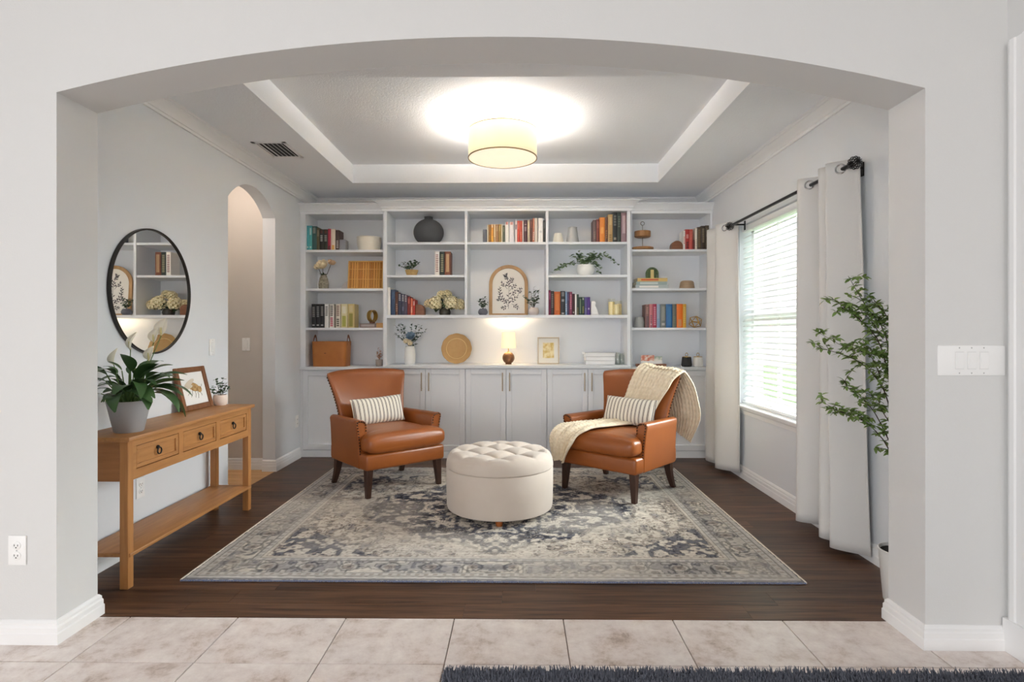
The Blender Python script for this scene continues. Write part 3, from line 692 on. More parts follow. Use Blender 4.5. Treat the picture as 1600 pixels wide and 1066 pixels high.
def b(a, c): return (a[0], a[1], c)
ys, yc = YS + .035, YC + .035
shelf_row([
 (476.8, 481.6, 352, (62, 150, 156), [b(T3, W)], 'teal'), (481.6, 486.2, 352, (84, 168, 170), [b(T1, W), b(T3, W)], 'light teal'),
 (486.2, 493.4, 353, (46, 84, 82), [b((.7, .95), (180, 170, 160))], 'dark green'), (493.4, 498, 355.5, (92, 84, 58), [b(T1, (150, 130, 110))], 'olive'),
 (498, 504.4, 357.8, (40, 36, 32), [b((.42, .74), W), b((.8, .95), (110, 50, 40))], 'black and white'), (504.4, 511, 357.8, (42, 44, 34), [b((.42, .74), (214, 208, 200)), b((.8, .95), (120, 60, 46))], 'black with pale label'),
 (511, 516, 357, (168, 44, 66), [b((.0, .2), (50, 30, 30))], 'crimson'), (516, 523, 357.4, (232, 218, 196), [b((.02, .24), (224, 150, 36))], 'cream with orange foot'),
 (523.4, 529, 359, (74, 52, 44), [b((.1, .5), W)], 'brown')], zL[0], ys, 'the left unit top shelf', 'books on the left unit top shelf', .14)
shelf_row([
 (485.5, 492, 475, (30, 30, 32), [b((.45, .9), (200, 196, 190)), b((.08, .14), W)], 'black'), (492.1, 498.8, 475, (32, 30, 34), [b((.45, .92), (190, 190, 190)), b((.08, .14), W)], 'black'), (498.9, 505.4, 475, (28, 28, 30), [b((.5, .92), (205, 200, 196)), b((.08, .14), W)], 'black'),
 (506, 512.4, 475, (234, 231, 226), [b((.5, .92), (60, 60, 60))], 'white'), (513.6, 520.8, 475, (224, 218, 210), [b((.5, .95), (50, 40, 40)), b((.06, .45), (190, 30, 66))], 'white, black and red'),
 (523.4, 530.6, 475, (222, 212, 198), [b((.5, .95), (96, 56, 48)), b((.06, .4), (50, 44, 36))], 'cream and brown'), (531.6, 541.8, 475, (220, 210, 170), [b((.05, .5), (150, 150, 40)), b((.6, .9), W)], 'thick cream and olive'),
 (542.4, 552.8, 475, (196, 176, 120), [b((.05, .6), (120, 118, 38)), b((.66, .94), (214, 200, 160))], 'thick gold and green')], zL[2], ys, 'the left unit third shelf', 'books on the left unit third shelf')
shelf_row([(679, 686.4, 393, W, [b((.15, .9), (120, 70, 70))], 'white'), (686.8, 694.2, 393, (44, 52, 46), [b((.15, .9), (200, 190, 150))], 'dark green'), (694.6, 703.8, 393, (120, 66, 42), [b((.15, .9), (206, 180, 140))], 'chestnut')],
 zC2, yc + .03, 'the shelf beneath the charcoal vase', 'books beneath the charcoal vase')
shelf_row([(604.4, 609.6, 449, W, [], 'tall white'), (610, 617, 452.5, (38, 62, 92), [b(T1, (60, 88, 120))], 'navy'), (617, 621.4, 456, (92, 60, 48), [b(T2, (180, 150, 130))], 'brown'),
 (621.6, 626.6, 458.5, (58, 62, 84), [b((.66, .98), W)], 'white topped navy'), (626.8, 631.4, 459.5, (66, 68, 88), [b((.66, .98), W), b((.2, .4), (120, 120, 150))], 'white topped slate'), (631.6, 636, 461, (86, 76, 96), [b((.66, .98), (230, 220, 215))], 'white topped mauve'),
 (636.2, 641, 463.5, (122, 40, 36), [b(T1, (210, 130, 110))], 'dark red'), (641.2, 644.4, 466, (222, 120, 90), [b(T2, W)], 'coral'), (644.6, 648.2, 468, (186, 52, 36), [b(T1, W)], 'red')],
 zC3, yc, 'the hydrangea shelf', 'books beside the hydrangeas')
shelf_row([(761, 763, 351, CRM, [], 'slim yellow-cream'), (763.2, 767, 351, (150, 104, 48), [b((.1, .4), (190, 150, 50))], 'bronze'), (767.2, 771.2, 350.5, (216, 150, 60), [b((.0, .36), (236, 190, 60)), b((.82, 1), W)], 'orange and yellow'),
 (771.6, 774.4, 350.5, (218, 190, 150), [b((0, .3), (90, 60, 40))], 'tan'), (774.6, 778.6, 350.5, (164, 122, 84), [b(T1, (200, 170, 130))], 'brown'), (778.8, 783, 350.4, (158, 126, 64), [b(T1, (196, 170, 110))], 'olive-gold'), (783.2, 785, 350.4, CRM, [], 'slim cream'),
 (785.2, 789, 352, (86, 92, 72), [b(T1, (140, 140, 110))], 'moss green'), (789.2, 795, 346.6, W, [b((.86, .99), (170, 60, 56))], 'white with red top'), (795.8, 803, 346.8, (232, 226, 228), [b((.86, .99), (190, 100, 90))], 'wide white with pink top'),
 (804.6, 808, 345, (232, 216, 210), [b((.6, .82), (60, 36, 34))], 'white with black band'), (808.2, 812, 345, (190, 66, 46), [b(T1, (216, 120, 90))], 'red'), (812.2, 816, 345, (198, 78, 50), [b(T2, (220, 140, 100))], 'orange-red'), (816.2, 818, 345.5, (228, 216, 206), [], 'thin white'),
 (818.2, 824, 344, (78, 40, 46), [b((.78, .82), (200, 180, 170)), b((.5, .7), (170, 150, 150))], 'maroon'), (824.2, 828, 344, (196, 178, 150), [b(T1, (222, 204, 160))], 'beige'), (828.2, 832, 342.5, (98, 58, 44), [b(T1, (150, 80, 60))], 'dark brown'),
 (832.2, 835.2, 341, (186, 120, 96), [b((.1, .45), W)], 'terracotta'), (835.4, 840, 341, (228, 218, 200), [], 'cream'), (841, 848.4, 341, (238, 236, 232), [b((.4, .48), (200, 200, 196))], 'wide white'), (848.8, 852.4, 344, (52, 54, 52), [b(T1, (110, 110, 108))], 'black')],
 zC1, yc, 'the shelf above the arched picture', 'books above the arched picture', .13)
shelf_row([(926.5, 931.4, 344, (112, 92, 88), [b(T2, (150, 130, 120))], 'grey-brown'), (931.6, 936.4, 343, (126, 62, 54), [b(T1, (170, 110, 90))], 'red-brown'), (936.6, 945, 340, (214, 130, 52), [b((.35, .6), (232, 170, 90))], 'bright orange'), (945.2, 949.4, 340, (104, 66, 48), [b(T2, (170, 120, 70))], 'brown'),
 (949.8, 957, 335.5, (186, 154, 104), [b(T1, (216, 190, 140)), b((.0, .3), (130, 100, 60))], 'tall tan'), (957.2, 964, 332.4, (40, 42, 40), [b((.55, .92), (150, 150, 140)), b(T3, (200, 190, 170))], 'tall black'), (964.2, 970, 332.4, (52, 60, 52), [b((.5, .9), (110, 120, 104))], 'tall dark green'), (970.2, 978.6, 332.8, (142, 116, 122), [b((.3, .9), (206, 186, 190))], 'tall mauve')],
 zC1, yc, 'the shelf with two plain vases', 'books on the shelf with two plain vases')
shelf_row([(857.2, 860.4, 453.6, (128, 38, 74), [b(T1, (190, 110, 140))], 'magenta'), (860.6, 865.6, 455, (62, 54, 52), [b((.3, .9), (150, 146, 142))], 'charcoal'), (865.8, 875.6, 456, (180, 92, 36), [b((.2, .9), (206, 126, 60))], 'wide orange'), (875.8, 883.2, 455, (40, 42, 46), [b((.78, .96), (170, 170, 168)), b((.56, .66), (190, 190, 188)), b((.04, .1), W)], 'black with silver emblem'),
 (883.4, 886, 456, (130, 160, 190), [b(T2, W)], 'pale blue'), (886.2, 889.2, 456.2, (66, 58, 92), [b(T1, (110, 100, 150))], 'indigo'), (889.4, 894, 456.2, (132, 60, 88), [b((.25, .9), (206, 150, 160))], 'plum'), (894.2, 898, 459.2, (64, 30, 36), [b(T3, W)], 'dark wine'),
 (898.2, 901, 460.2, W, [], 'thin white'), (901.2, 904.2, 460, (58, 74, 62), [b((.0, .38), (196, 160, 100))], 'dark green'), (904.6, 909, 464.4, (46, 72, 62), [b((.1, .9), (160, 176, 140))], 'short green'), (909.2, 913, 464.4, (44, 70, 58), [b((.1, .5), (196, 170, 90)), b((.84, .96), W)], 'short green and gold'), (913.2, 917.4, 464.4, (92, 82, 140), [b((.0, .4), (150, 150, 170))], 'short lilac'), (917.6, 922, 464.4, (84, 52, 130), [b((.3, .4), W)], 'short purple')],
 zC3, yc, 'the glass candle shelf', 'books on the glass candle shelf')
shelf_row([(1067, 1069.8, 361, W, [b((.3, .7), (200, 60, 50))], 'thin white'), (1070, 1076.2, 359, (184, 56, 52), [b((.05, .4), (30, 28, 30)), b((.55, .75), (230, 200, 190))], 'red and black'), (1076.4, 1081.6, 359, (196, 84, 72), [b((.5, .9), (220, 130, 110))], 'coral red'), (1081.8, 1084.8, 375, (104, 46, 40), [], 'short oxblood'), (1085, 1088.4, 357, (230, 220, 204), [b(T2, (190, 170, 150))], 'cream'),
 (1088.8, 1094.4, 355.4, (92, 76, 56), [b((.1, .9), (146, 124, 90))], 'olive-brown'), (1094.6, 1100.8, 353.6, (66, 54, 42), [b((.3, .9), (176, 160, 130))], 'ornate dark brown'), (1101, 1106.6, 353, (74, 62, 48), [b((.2, .9), (130, 112, 84))], 'dark bronze')],
 zL[0], ys, 'the right unit top shelf', 'books on the right unit top shelf', .14)
shelf_row([(1008, 1014, 476, (130, 96, 90), [b((.0, .5), (90, 74, 90)), b((.6, .9), (176, 140, 130))], 'rosy brown'), (1014.2, 1019.4, 475.4, (196, 120, 124), [b((.0, .55), (96, 84, 108)), b((.1, .18), W)], 'pink and slate'), (1019.6, 1025.4, 475.2, (166, 50, 78), [b((.1, .9), (222, 190, 196))], 'raspberry'), (1025.6, 1031, 475.4, (150, 168, 190), [b((.0, .4), (100, 140, 180))], 'pale blue'),
 (1031.4, 1039.8, 475.4, (118, 122, 118), [b((.3, .9), (160, 158, 150)), b((.1, .2), (220, 210, 210))], 'grey'), (1040, 1049.8, 475.4, (44, 104, 158), [b((.1, .9), (66, 126, 176))], 'wide blue'), (1050, 1056.4, 475.4, (110, 108, 98), [b((.05, .5), (124, 140, 110))], 'grey-green'), (1056.6, 1066, 475.2, (230, 118, 34), [b((.05, .35), (200, 160, 130))], 'wide orange'), (1066.2, 1071.4, 475.4, (222, 172, 60), [b((.2, .9), (232, 214, 140))], 'yellow')],
 zL[2], ys, 'the right unit third shelf', 'books on the right unit third shelf')
def flatbook(label, xa, xb, y0, dep, z, h, c, rz=0, bands=()):
    w_ = xb - xa
    mb = MB().box(-w_ / 2, w_ / 2, 0, dep, 0, .002).box(-w_ / 2, w_ / 2, 0, dep, h - .002, h).box(-w_ / 2, w_ / 2, 0, .002, .002, h - .002)
    o = tag(mb.build('book', bm_(c), loc=((xa + xb) / 2, y0, z), rot=(0, 0, rz)), label, 'book')
    B(-w_ / 2 + .003, w_ / 2 - .003, .0025, dep - .003, .002, h - .002).build('pages', m_page, o)
    for a, b_, bc in bands: B(-w_ / 2 + a * w_, -w_ / 2 + b_ * w_, -.0006, .001, h * .25, h * .75).build('title_band', bm_(bc), o)
    return o
flatbook('thin patterned grey-brown book lying flat under the gold ring', X(561, ys), X(587, ys), ys, .17, zL[2], Z(505.4, ys) - zL[2], (120, 104, 100), 0, ((.1, .9, (160, 150, 146)),))
flatbook('thin tan book lying flat beside the gold ring stack', X(587.4, ys), X(598.4, ys), ys, .17, zL[2], Z(504.6, ys) - zL[2], (186, 142, 88))
hb = (Z(434.6, ys) - zL[1]) / 3
for k, (c_, nm, a0, a1, bc) in enumerate((((176, 186, 186), 'pale grey', 992.5, 1043.5, W), ((150, 166, 164), 'grey-green', 994, 1042, (200, 210, 206)), ((206, 176, 110), 'amber', 996, 1042.5, (190, 90, 50)))):
    flatbook('%s book lying flat, %s of the stack beneath the green beaded arch' % (nm, ('bottom', 'middle', 'top')[k]), X(a0, ys), X(a1, ys), ys + .004 * k, .2, zL[1] + k * hb, hb - .0006, c_, 0, ((.12, .7, bc),))

# ------------------------------------------------------------------ shelf decorations
m_white = M('ceramic_white', (240, 239, 236), .35); m_cream = M('ceramic_cream', (232, 226, 212), .5); m_walnut = wood('walnut', (140, 90, 60), (112, 68, 44), (3, 3, 12), 4); m_gold = M('brass_gold', (196, 160, 88), .28, .85)
def onshelf(px, Y, z): return (X(px, Y), Y, z)
def solid1(mb, name, mat, label, cat, loc, **k): return tag(mb.build(name, mat, loc=loc, **k), label, cat)
# grey bookend block
solid1(RB(-.03, .03, 0, .1, 0, .105, .004), 'bookend', M('bookend_grey', (150, 150, 154), .6, bump=(60, .2)), 'grey block bookend closing the teal and brown book row', 'bookend', onshelf(534, ys + .01, zL[0]))
# ribbed bowl
t = thing('ribbed_pot', 'white ribbed round pot on the left unit top shelf', 'pot', onshelf(576, 5.62, zL[0]))
pr_ = [(.0001, 0), (.095, 0)]
for k in range(28): zz = .003 + .128 * k / 27; pr_.append((.100 + .016 * math.sin(min(1, k / 20) * 1.5) + (.0016 if k % 2 else 0), zz))
pr_ += [(.110, .134), (.108, .10), (.0001, .01)]
MB().lathe(pr_, 40, caps=False).build('body', m_cream, t); MB().lathe([(.112, .131), (.118, .134), (.118, .138), (.110, .139), (.108, .134)], 40, caps=False).build('rim', m_cream, t)
# vase of wooden flowers
t = thing('flower_vase', 'mottled grey vase holding cream carved flowers beside the rattan tray', 'vase', onshelf(504.5, 5.60, zL[1]))
MB().lathe([(.0001, 0), (.044, 0), (.048, .02), (.049, .055), (.042, .10), (.030, .13), (.026, .143), (.022, .143), (.02, .12)], 28).build('vase', M('stone_mottled', (120, 114, 100), .7, var=((176, 168, 150), 60, 3)), t)
s1 = MB()
def rose(root, c, r, mat, seed, tilt=(0, 0)):
    rn = random.Random(seed); mb = MB()
    for ringk, (n, el, q) in enumerate(((4, 1.25, .5), (6, .85, .75), (8, .35, 1.0))):
        for k in range(n):
            a = 2 * math.pi * (k + .4 * ringk) / n + rn.uniform(-.15, .15)
            put(mb, leaf(r * q, r * .95 * (.7 + .3 * q), -.7, .25, 5), aim(Vector((0, 0, -.3 * r)), a, el - .1))
    mb.ball((0, 0, .06 * r), (.3 * r, .3 * r, .4 * r), 8, 6)
    mb.build('flower', mat, root, loc=c, rot=(R(58) + tilt[0], tilt[1], 0), fix=False, solid=.0012)
m_petal = M('petal_cream', (236, 222, 192), .8); m_petalb = M('petal_blush', (218, 186, 152), .8)
rose(t, (-.002, -.03, .232), .078, m_petal, 1); rose(t, (-.055, .0, .222), .054, m_petal, 2, (0, -.5)); rose(t, (.078, -.005, .258), .056, m_petalb, 3, (-.5, .5))
for e in ((-.002, -.02, .215), (-.05, 0, .205), (.07, 0, .24)): s1.tube([(0, 0, .13), (e[0] * .5, e[1], .15), e], .003, 5)
s1.build('stems', m_twig, t)
mb = MB(); rn = random.Random(3)
for k in range(9): put(mb, leaf(.05, .018, .4, .2, 5), aim(Vector((0, -.01, .135)), rn.uniform(3.3, 6.1), rn.uniform(.2, .9)))
mb.build('leaves', m_darkleaf, t, fix=False)
# white arch sculpture + rattan tray
hp = [(-.085, 0)] + [(-.085 * math.cos(q), .095 * math.sin(q)) for q in [math.pi * i / 24 for i in range(1, 24)]] + [(.085, 0)]
solid1(MB().prism(hp, -.012, .012, 'y'), 'arch_block', M('plaster_pink', (216, 210, 208), .8), 'pale plaster half disc tucked behind the rattan tray', 'sculpture', onshelf(546, 5.72, zL[1]), bevel=.002)
t = thing('rattan_tray', 'golden woven rattan tray standing upright at the left unit second shelf', 'tray', onshelf(570, 5.60, zL[1]))
t.rotation_euler = (R(-7), 0, 0)
wv, hv = .175, .285; m_rat = M('rattan', (206, 152, 74), .6, var=((170, 112, 44), 30, 2), stretch=(3, 3, .6)); m_rat2 = M('rattan_edge', (224, 182, 108), .6)
for (a, b_, c_, d_) in ((-wv, wv, 0, .012), (-wv, wv, hv - .012, hv), (-wv, -wv + .012, .012, hv - .012), (wv - .012, wv, .012, hv - .012)): RB(a, b_, -.012, .014, c_, d_, .004, 1).build('rim', m_rat2, t)
canes = [MB().tube([(0, 0, .012), (0, 0, hv - .012)], .0062, 6).mesh('cane', m_) for m_ in (m_rat, M('rattan_dark', (176, 118, 48), .6), M('rattan_light', (222, 172, 92), .6))]
for k in range(27): link('cane', canes[(k * 7 + k // 3) % 3], t, (-wv + .018 + k * (2 * wv - .036) / 26, 0 + .002 * (k % 2), 0))
for zz in (.10, .2): MB().tube([(-wv + .012, -.005, zz), (wv - .012, -.005, zz)], .003, 5).build('weaver', m_rat2, t)
# gold ring ornament on its flat book
t = thing('gold_ring', 'brushed gold ring ornament standing on a flat book', 'ornament', onshelf(581, 5.56, Z(505.2, ys)))
t.rotation_euler = (0, 0, R(55))
MB().lathe([(.040, -.026), (.047, -.026), (.047, .026), (.040, .026), (.040, -.026)], 40, caps=False).xf(Matrix.Translation((0, 0, .072)) @ Matrix.Rotation(R(90), 4, 'X') @ Matrix.Scale(1.25, 4, (0, 1, 0))).build('ring', m_gold, t)
RB(-.018, .018, -.022, .022, 0, .014, .003).build('foot', m_walnut, t)
# tan storage bin
t = thing('storage_bin', 'tan leather storage bin with loop handles at the lower left', 'storage bin', onshelf(517.5, 5.62, zLc))
m_tan = M('tan_hide', (184, 118, 56), .55, var=((166, 100, 44), 8, 2), bump=(90, .1))
def sup(rx, ry, n=48, e=.28): return [(math.copysign(abs(math.cos(q)) ** e, math.cos(q)) * rx, math.copysign(abs(math.sin(q)) ** e, math.sin(q)) * ry) for q in [2 * math.pi * i / n for i in range(n)]]
mb = MB(); a = sup(.162, .105); a2 = sup(.170, .112); n = len(a)
mb.add([(x, y, 0) for x, y in a] + [(x, y, .245) for x, y in a2] + [(x * .96, y * .95, .245) for x, y in a2] + [(x * .96, y * .95, .01) for x, y in a], [(i, (i + 1) % n, n + (i + 1) % n, n + i) for i in range(n)] + [(n + i, n + (i + 1) % n, 2 * n + (i + 1) % n, 2 * n + i) for i in range(n)] + [(2 * n + i, 2 * n + (i + 1) % n, 3 * n + (i + 1) % n, 3 * n + i) for i in range(n)] + [list(range(n))[::-1], list(range(3 * n, 4 * n))])
mb.build('body', m_tan, t)
for sx in (-1, 1):
    mb = MB().grid(lambda u, v: (sx * (.168 - .004 * math.sin(math.pi * u) + .0 * v), (u - .5) * .11 + (v - .5) * 0, .215 + .085 * math.sin(math.pi * u) ** .8 + (v - .5) * .024), 17, 2)
    mb.build('handle', M('handle_hide', (128, 74, 36), .5), t, solid=.005)
MB().ball((-.03, -.113, .13), (.012, .001, .006), 10, 4).build('stamp', M('stamp_dark', (130, 80, 40), .6), t)
# small pot with dried blossom
t = thing('potted_blossom', 'small taupe pot of dried rust blossoms beside the bin', 'potted plant', onshelf(592, 5.60, zLc))
MB().lathe([(.0001, 0), (.032, 0), (.036, .06), (.036, .066), (.032, .066), (.031, .05)], 20).build('pot', M('pot_taupe', (176, 166, 158), .7), t)
leafy(t, [((0, 0, .06), (.03 * math.cos(q), .025 * math.sin(q), .06 + h)) for q, h in ((0, .08), (1.5, .11), (3, .09), (4.4, .12), (5.3, .07), (2.3, .05))], M('blossom_rust', (176, 120, 84), .8, var=((216, 176, 150), 40, 3)), m_twig, 8, .022, .018, 7)
# charcoal sphere vase
t = thing('round_vase', 'matte charcoal spherical vase with short neck', 'vase', onshelf(669.5, 5.63, zC1))
rv = .149; pv = [(.0001, 0), (.085, 0)]
for k in range(1, 24):
    q = -math.pi / 2 + .62 + (math.pi - .62 - .30) * k / 23; pv.append((rv * math.cos(q), .122 + .134 * math.sin(q)))
pv += [(.042, .258), (.040, .268), (.044, .274), (.040, .276), (.034, .27), (.034, .25)]
MB().lathe(pv, 48, caps=False).build('body', M('charcoal_matte', (78, 78, 80), .85, bump=(120, .2)), t); MB().lathe([(.0345, .262), (.0001, .262)], 24, caps=False).build('mouth', m_dark, t)
# plant in straw basket
t = thing('basket_plant', 'small leafy plant in a woven straw basket beside three books', 'potted plant', onshelf(643, 5.58, zC2))
pb = [(.0001, 0), (.044, 0)] + [(.046 + .018 * k / 12 + (.002 if k % 2 else 0), .004 + .056 * k / 12) for k in range(13)] + [(.058, .058), (.0001, .05)]
MB().lathe(pb, 28, caps=False).build('basket', M('straw', (206, 174, 116), .8, var=((180, 146, 92), 60, 2)), t)
leafy(t, [((0, 0, .05), (a_, b_, h)) for a_, b_, h in ((-.13, -.02, .10), (-.10, .0, .14), (-.05, -.03, .13), (.0, .0, .155), (.05, -.03, .15), (.06, .02, .13), (-.07, -.05, .07), (.03, -.05, .12), (-.02, .03, .14))], m_darkleaf, m_twig, 11, .036, .022, 9, arch=.02)
# walnut bookend by the red book
hb_ = [(0, 0), (0, .105)] + [(.035 + .05 * math.sin(q), .055 + .05 * math.cos(q)) for q in [math.pi / 2 * i / 8 for i in range(9)]] + [(.085, 0)]
solid1(MB().prism(hb_, 0, .1, 'y'), 'bookend', m_walnut, 'rounded walnut bookend beside the red book and hydrangeas', 'bookend', onshelf(648.6, yc + .01, zC3), bevel=.003)
# hydrangeas
t = thing('hydrangea_vase', 'cream hydrangea bouquet in a low dark vase', 'flowers', onshelf(695, 5.62, zC3))
MB().lathe([(.0001, 0), (.05, 0), (.058, .03), (.05, .06), (.04, .07), (.036, .07), (.036, .05)], 24).build('vase', M('vase_dark', (70, 66, 60), .4), t)
m_hyd = M('hydrangea', (244, 236, 208), .8, var=((232, 218, 174), 50, 2)); rn = random.Random(17)
for hx_, hy_, hz_, hr in ((-.088, -.04, .115, .066), (.068, -.055, .12, .070), (-.035, .0, .198, .044), (.022, .0, .205, .044), (.145, -.01, .105, .056), (-.158, .0, .115, .042)):
    mb = MB()
    for k in range(56):
        zz = 1 - 1.7 * k / 55; q = 2.39996 * k; rr_ = math.sqrt(max(0, 1 - zz * zz)); n_ = Vector((rr_ * math.cos(q), rr_ * math.sin(q), zz)); p = n_ * hr * rn.uniform(.84, 1.02)
        u_ = n_.orthogonal().normalized(); w_ = n_.cross(u_); s_ = hr * .27
        for j in range(4):
            a_ = math.pi / 2 * j + k; d_ = u_ * math.cos(a_) + w_ * math.sin(a_); e_ = w_ * math.cos(a_) - u_ * math.sin(a_)
            mb.add([p, p + d_ * s_ * .6 + e_ * s_ * .5 + n_ * .008, p + d_ * s_ * 1.1 + n_ * .004, p + d_ * s_ * .6 - e_ * s_ * .5 + n_ * .008], [(0, 1, 2, 3)])
    fh_ = mb.build('flower_head', m_hyd, t, loc=(hx_, hy_, hz_), fix=False, smooth=False)
    MB().ball((0, 0, 0), hr * .78, 12, 9).build('core', M('hydrangea_gap_shade', (190, 180, 132), .9), fh_)  # darker core tone paints shade into the gaps between petals
mb = MB(); s1 = MB()
for k in range(44):
    a_ = rn.uniform(0, 6.283); p = Vector((rn.uniform(-.11, .11), rn.uniform(-.03, .03), rn.uniform(.06, .2))); put(mb, leaf(rn.uniform(.06, .1), .045, .6, .2, 5), aim(p, a_, rn.uniform(-.3, .6)))
mb.build('leaves', m_darkleaf, t, fix=False, kind='stuff')
for hx_, hz_ in ((-.085, .1), (.06, .1), (0, .18), (.13, .09), (-.15, .1)): s1.tube([(0, 0, .05), (hx_ * .5, 0, hz_ * .8), (hx_, 0, hz_)], .003, 5)
s1.build('stems', m_twig, t)
# dark bookend left of book row above the picture
solid1(RB(-.019, .019, 0, .1, 0, Z(358, yc) - zC1, .003), 'bookend', M('bookend_slate', (98, 100, 108), .6), 'slate bookend at the left of the row above the arched picture', 'bookend', onshelf(757.6, yc + .01, zC1))
# arched botanical picture
t = thing('arched_picture', 'arched wooden frame with dark botanical print', 'picture', onshelf(794.5, 5.70, zC3)); t.rotation_euler = (R(-5), 0, 0)
aw, ah = .196, .515; bwid = .034
def archpts(w_, h_, n=28, z0=0): return [(-w_, z0)] + [(-w_ * math.cos(q), h_ - w_ + w_ * math.sin(q)) for q in [math.pi * i / n for i in range(n + 1)]] + [(w_, z0)]
o_p, i_p = archpts(aw, ah), archpts(aw - bwid, ah - bwid, z0=.022); n = len(o_p)
mb = MB(); mb.v = [(x, y, z) for y in (-.012, .012) for P in (o_p, i_p) for x, z in P]
for i in range(n):
    j = (i + 1) % n; mb.f += [(i, j, n + j, n + i), (2 * n + i, 3 * n + i, 3 * n + j, 2 * n + j), (i, 2 * n + i, 2 * n + j, j), (n + i, n + j, 3 * n + j, 3 * n + i)]
mb.build('frame', wood('oak_pale', (190, 152, 106), (168, 128, 84), (6, 6, 2), 5), t, bevel=.003)
MB().prism(archpts(aw - bwid + .004, ah - bwid + .004, z0=.018), -.001, .008, 'y').build('paper', M('paper_ivory', (232, 228, 220), .85), t)
rn = random.Random(6); s1, l1 = MB(), MB()
def twig(p, d, ln, lvl):
    p, d = Vector(p), Vector(d).normalized(); e = p + d * ln
    if abs(e.x) > aw - bwid - .012: e.x = math.copysign(aw - bwid - .012, e.x)
    s1.tube([(p.x, -.0022, p.z), ((p.x + e.x) / 2, -.0022, (p.z + e.z) / 2 + .004), (e.x, -.0022, e.z)], .0011 + .0005 * (2 - lvl), 4)
    for k in range(5 if lvl else 7):
        q = p.lerp(e, .3 + .7 * k / 6); a_ = math.atan2(d.z, d.x) + (.9 if k % 2 else -.9) + rn.uniform(-.3, .3); L_ = rn.uniform(.022, .036); wd = .0062
        c_, s_ = math.cos(a_), math.sin(a_)
        l1.add([(q.x, -.002, q.z), (q.x + c_ * L_ * .5 - s_ * wd, -.002, q.z + s_ * L_ * .5 + c_ * wd), (q.x + c_ * L_, -.002, q.z + s_ * L_), (q.x + c_ * L_ * .5 + s_ * wd, -.002, q.z + s_ * L_ * .5 - c_ * wd)], [(0, 1, 2, 3)])
    return e
for (px_, pz_, dx_, dz_, ln_) in ((.0, .07, .02, 1, .19), (.005, .26, -.12, 1, .10), (0, .10, -.7, .8, .10), (-.02, .13, -.9, 1, .13), (.0, .12, .8, .7, .13), (.01, .18, .8, .9, .13), (.01, .25, .7, .8, .10), (-.01, .27, -.9, .9, .10), (.005, .31, .5, 1, .09), (0, .34, -.5, 1, .08), (-.08, .18, -.1, 1, .12), (.0, .1, -.8, -.35, .08), (.03, .12, .9, -.5, .09), (-.07, .14, -.6, .6, .05), (.09, .2, .4, .9, .1), (-.02, .37, -.3, 1, .06)):
    twig((px_, 0, pz_), (dx_, 0, dz_), ln_, 1)
m_ink = M('ink_grey', (96, 92, 94), .9); s1.build('printed_stems', m_ink, t); l1.build('printed_leaves', m_ink, t, fix=False, solid=.0006)
# two small plants beside it
t = thing('small_plant', 'small bushy plant in a dark grey ball pot, left of the arched picture', 'potted plant', onshelf(754.5, 5.56, zC3))
MB().lathe([(.0001, 0), (.03, 0), (.046, .02), (.048, .036), (.038, .058), (.030, .066), (.026, .066), (.026, .055)], 28).build('pot', M('pot_slate', (104, 104, 112), .6), t)
leafy(t, [((0, 0, .06), (.045 * math.cos(q) * k_, .04 * math.sin(q), .06 + h)) for q, k_, h in ((0, 1, .07), (.8, .8, .1), (1.6, .6, .11), (2.4, .9, .1), (3.1, 1, .08), (4, .8, .09), (5, .9, .07), (5.7, .5, .115))], m_darkleaf, m_twig, 13, .026, .020, 12)
t = thing('small_plant', 'eucalyptus sprigs in a blush pot, right of the arched picture', 'potted plant', onshelf(834, 5.57, zC3))
MB().lathe([(.0001, 0), (.034, 0), (.05, .022), (.054, .042), (.046, .066), (.036, .076), (.032, .076), (.03, .06)], 28).build('pot', M('pot_blush2', (214, 200, 192), .6), t)
leafy(t, [((0, 0, .06), (a_, b_, h)) for a_, b_, h in ((-.115, -.01, .19), (-.07, -.03, .17), (-.03, .0, .24), (.0, .02, .28), (.02, -.02, .25), (.06, 0, .26), (.05, -.03, .19), (.0, -.04, .17), (-.05, .02, .15))], m_darkleaf, m_twig, 14, .034, .022, 9, r=.0016, arch=.02)
# two plain vases
t = solid1(MB().lathe([(.0001, 0), (.054, 0), (.056, .006), (.038, .098), (.036, .102), (.032, .1), (.045, .02)], 32), 'cone_vase', m_cream, 'short ivory tapered vase', 'vase', onshelf(872, 5.58, zC1))
t = solid1(MB().lathe([(.0001, 0), (.062, 0), (.064, .008), (.046, .13), (.042, .152), (.046, .16), (.042, .16), (.05, .02)], 32), 'cone_vase', M('glaze_grey', (176, 178, 178), .35), 'taller pale grey tapered vase', 'vase', onshelf(894.5, 5.58, zC1))
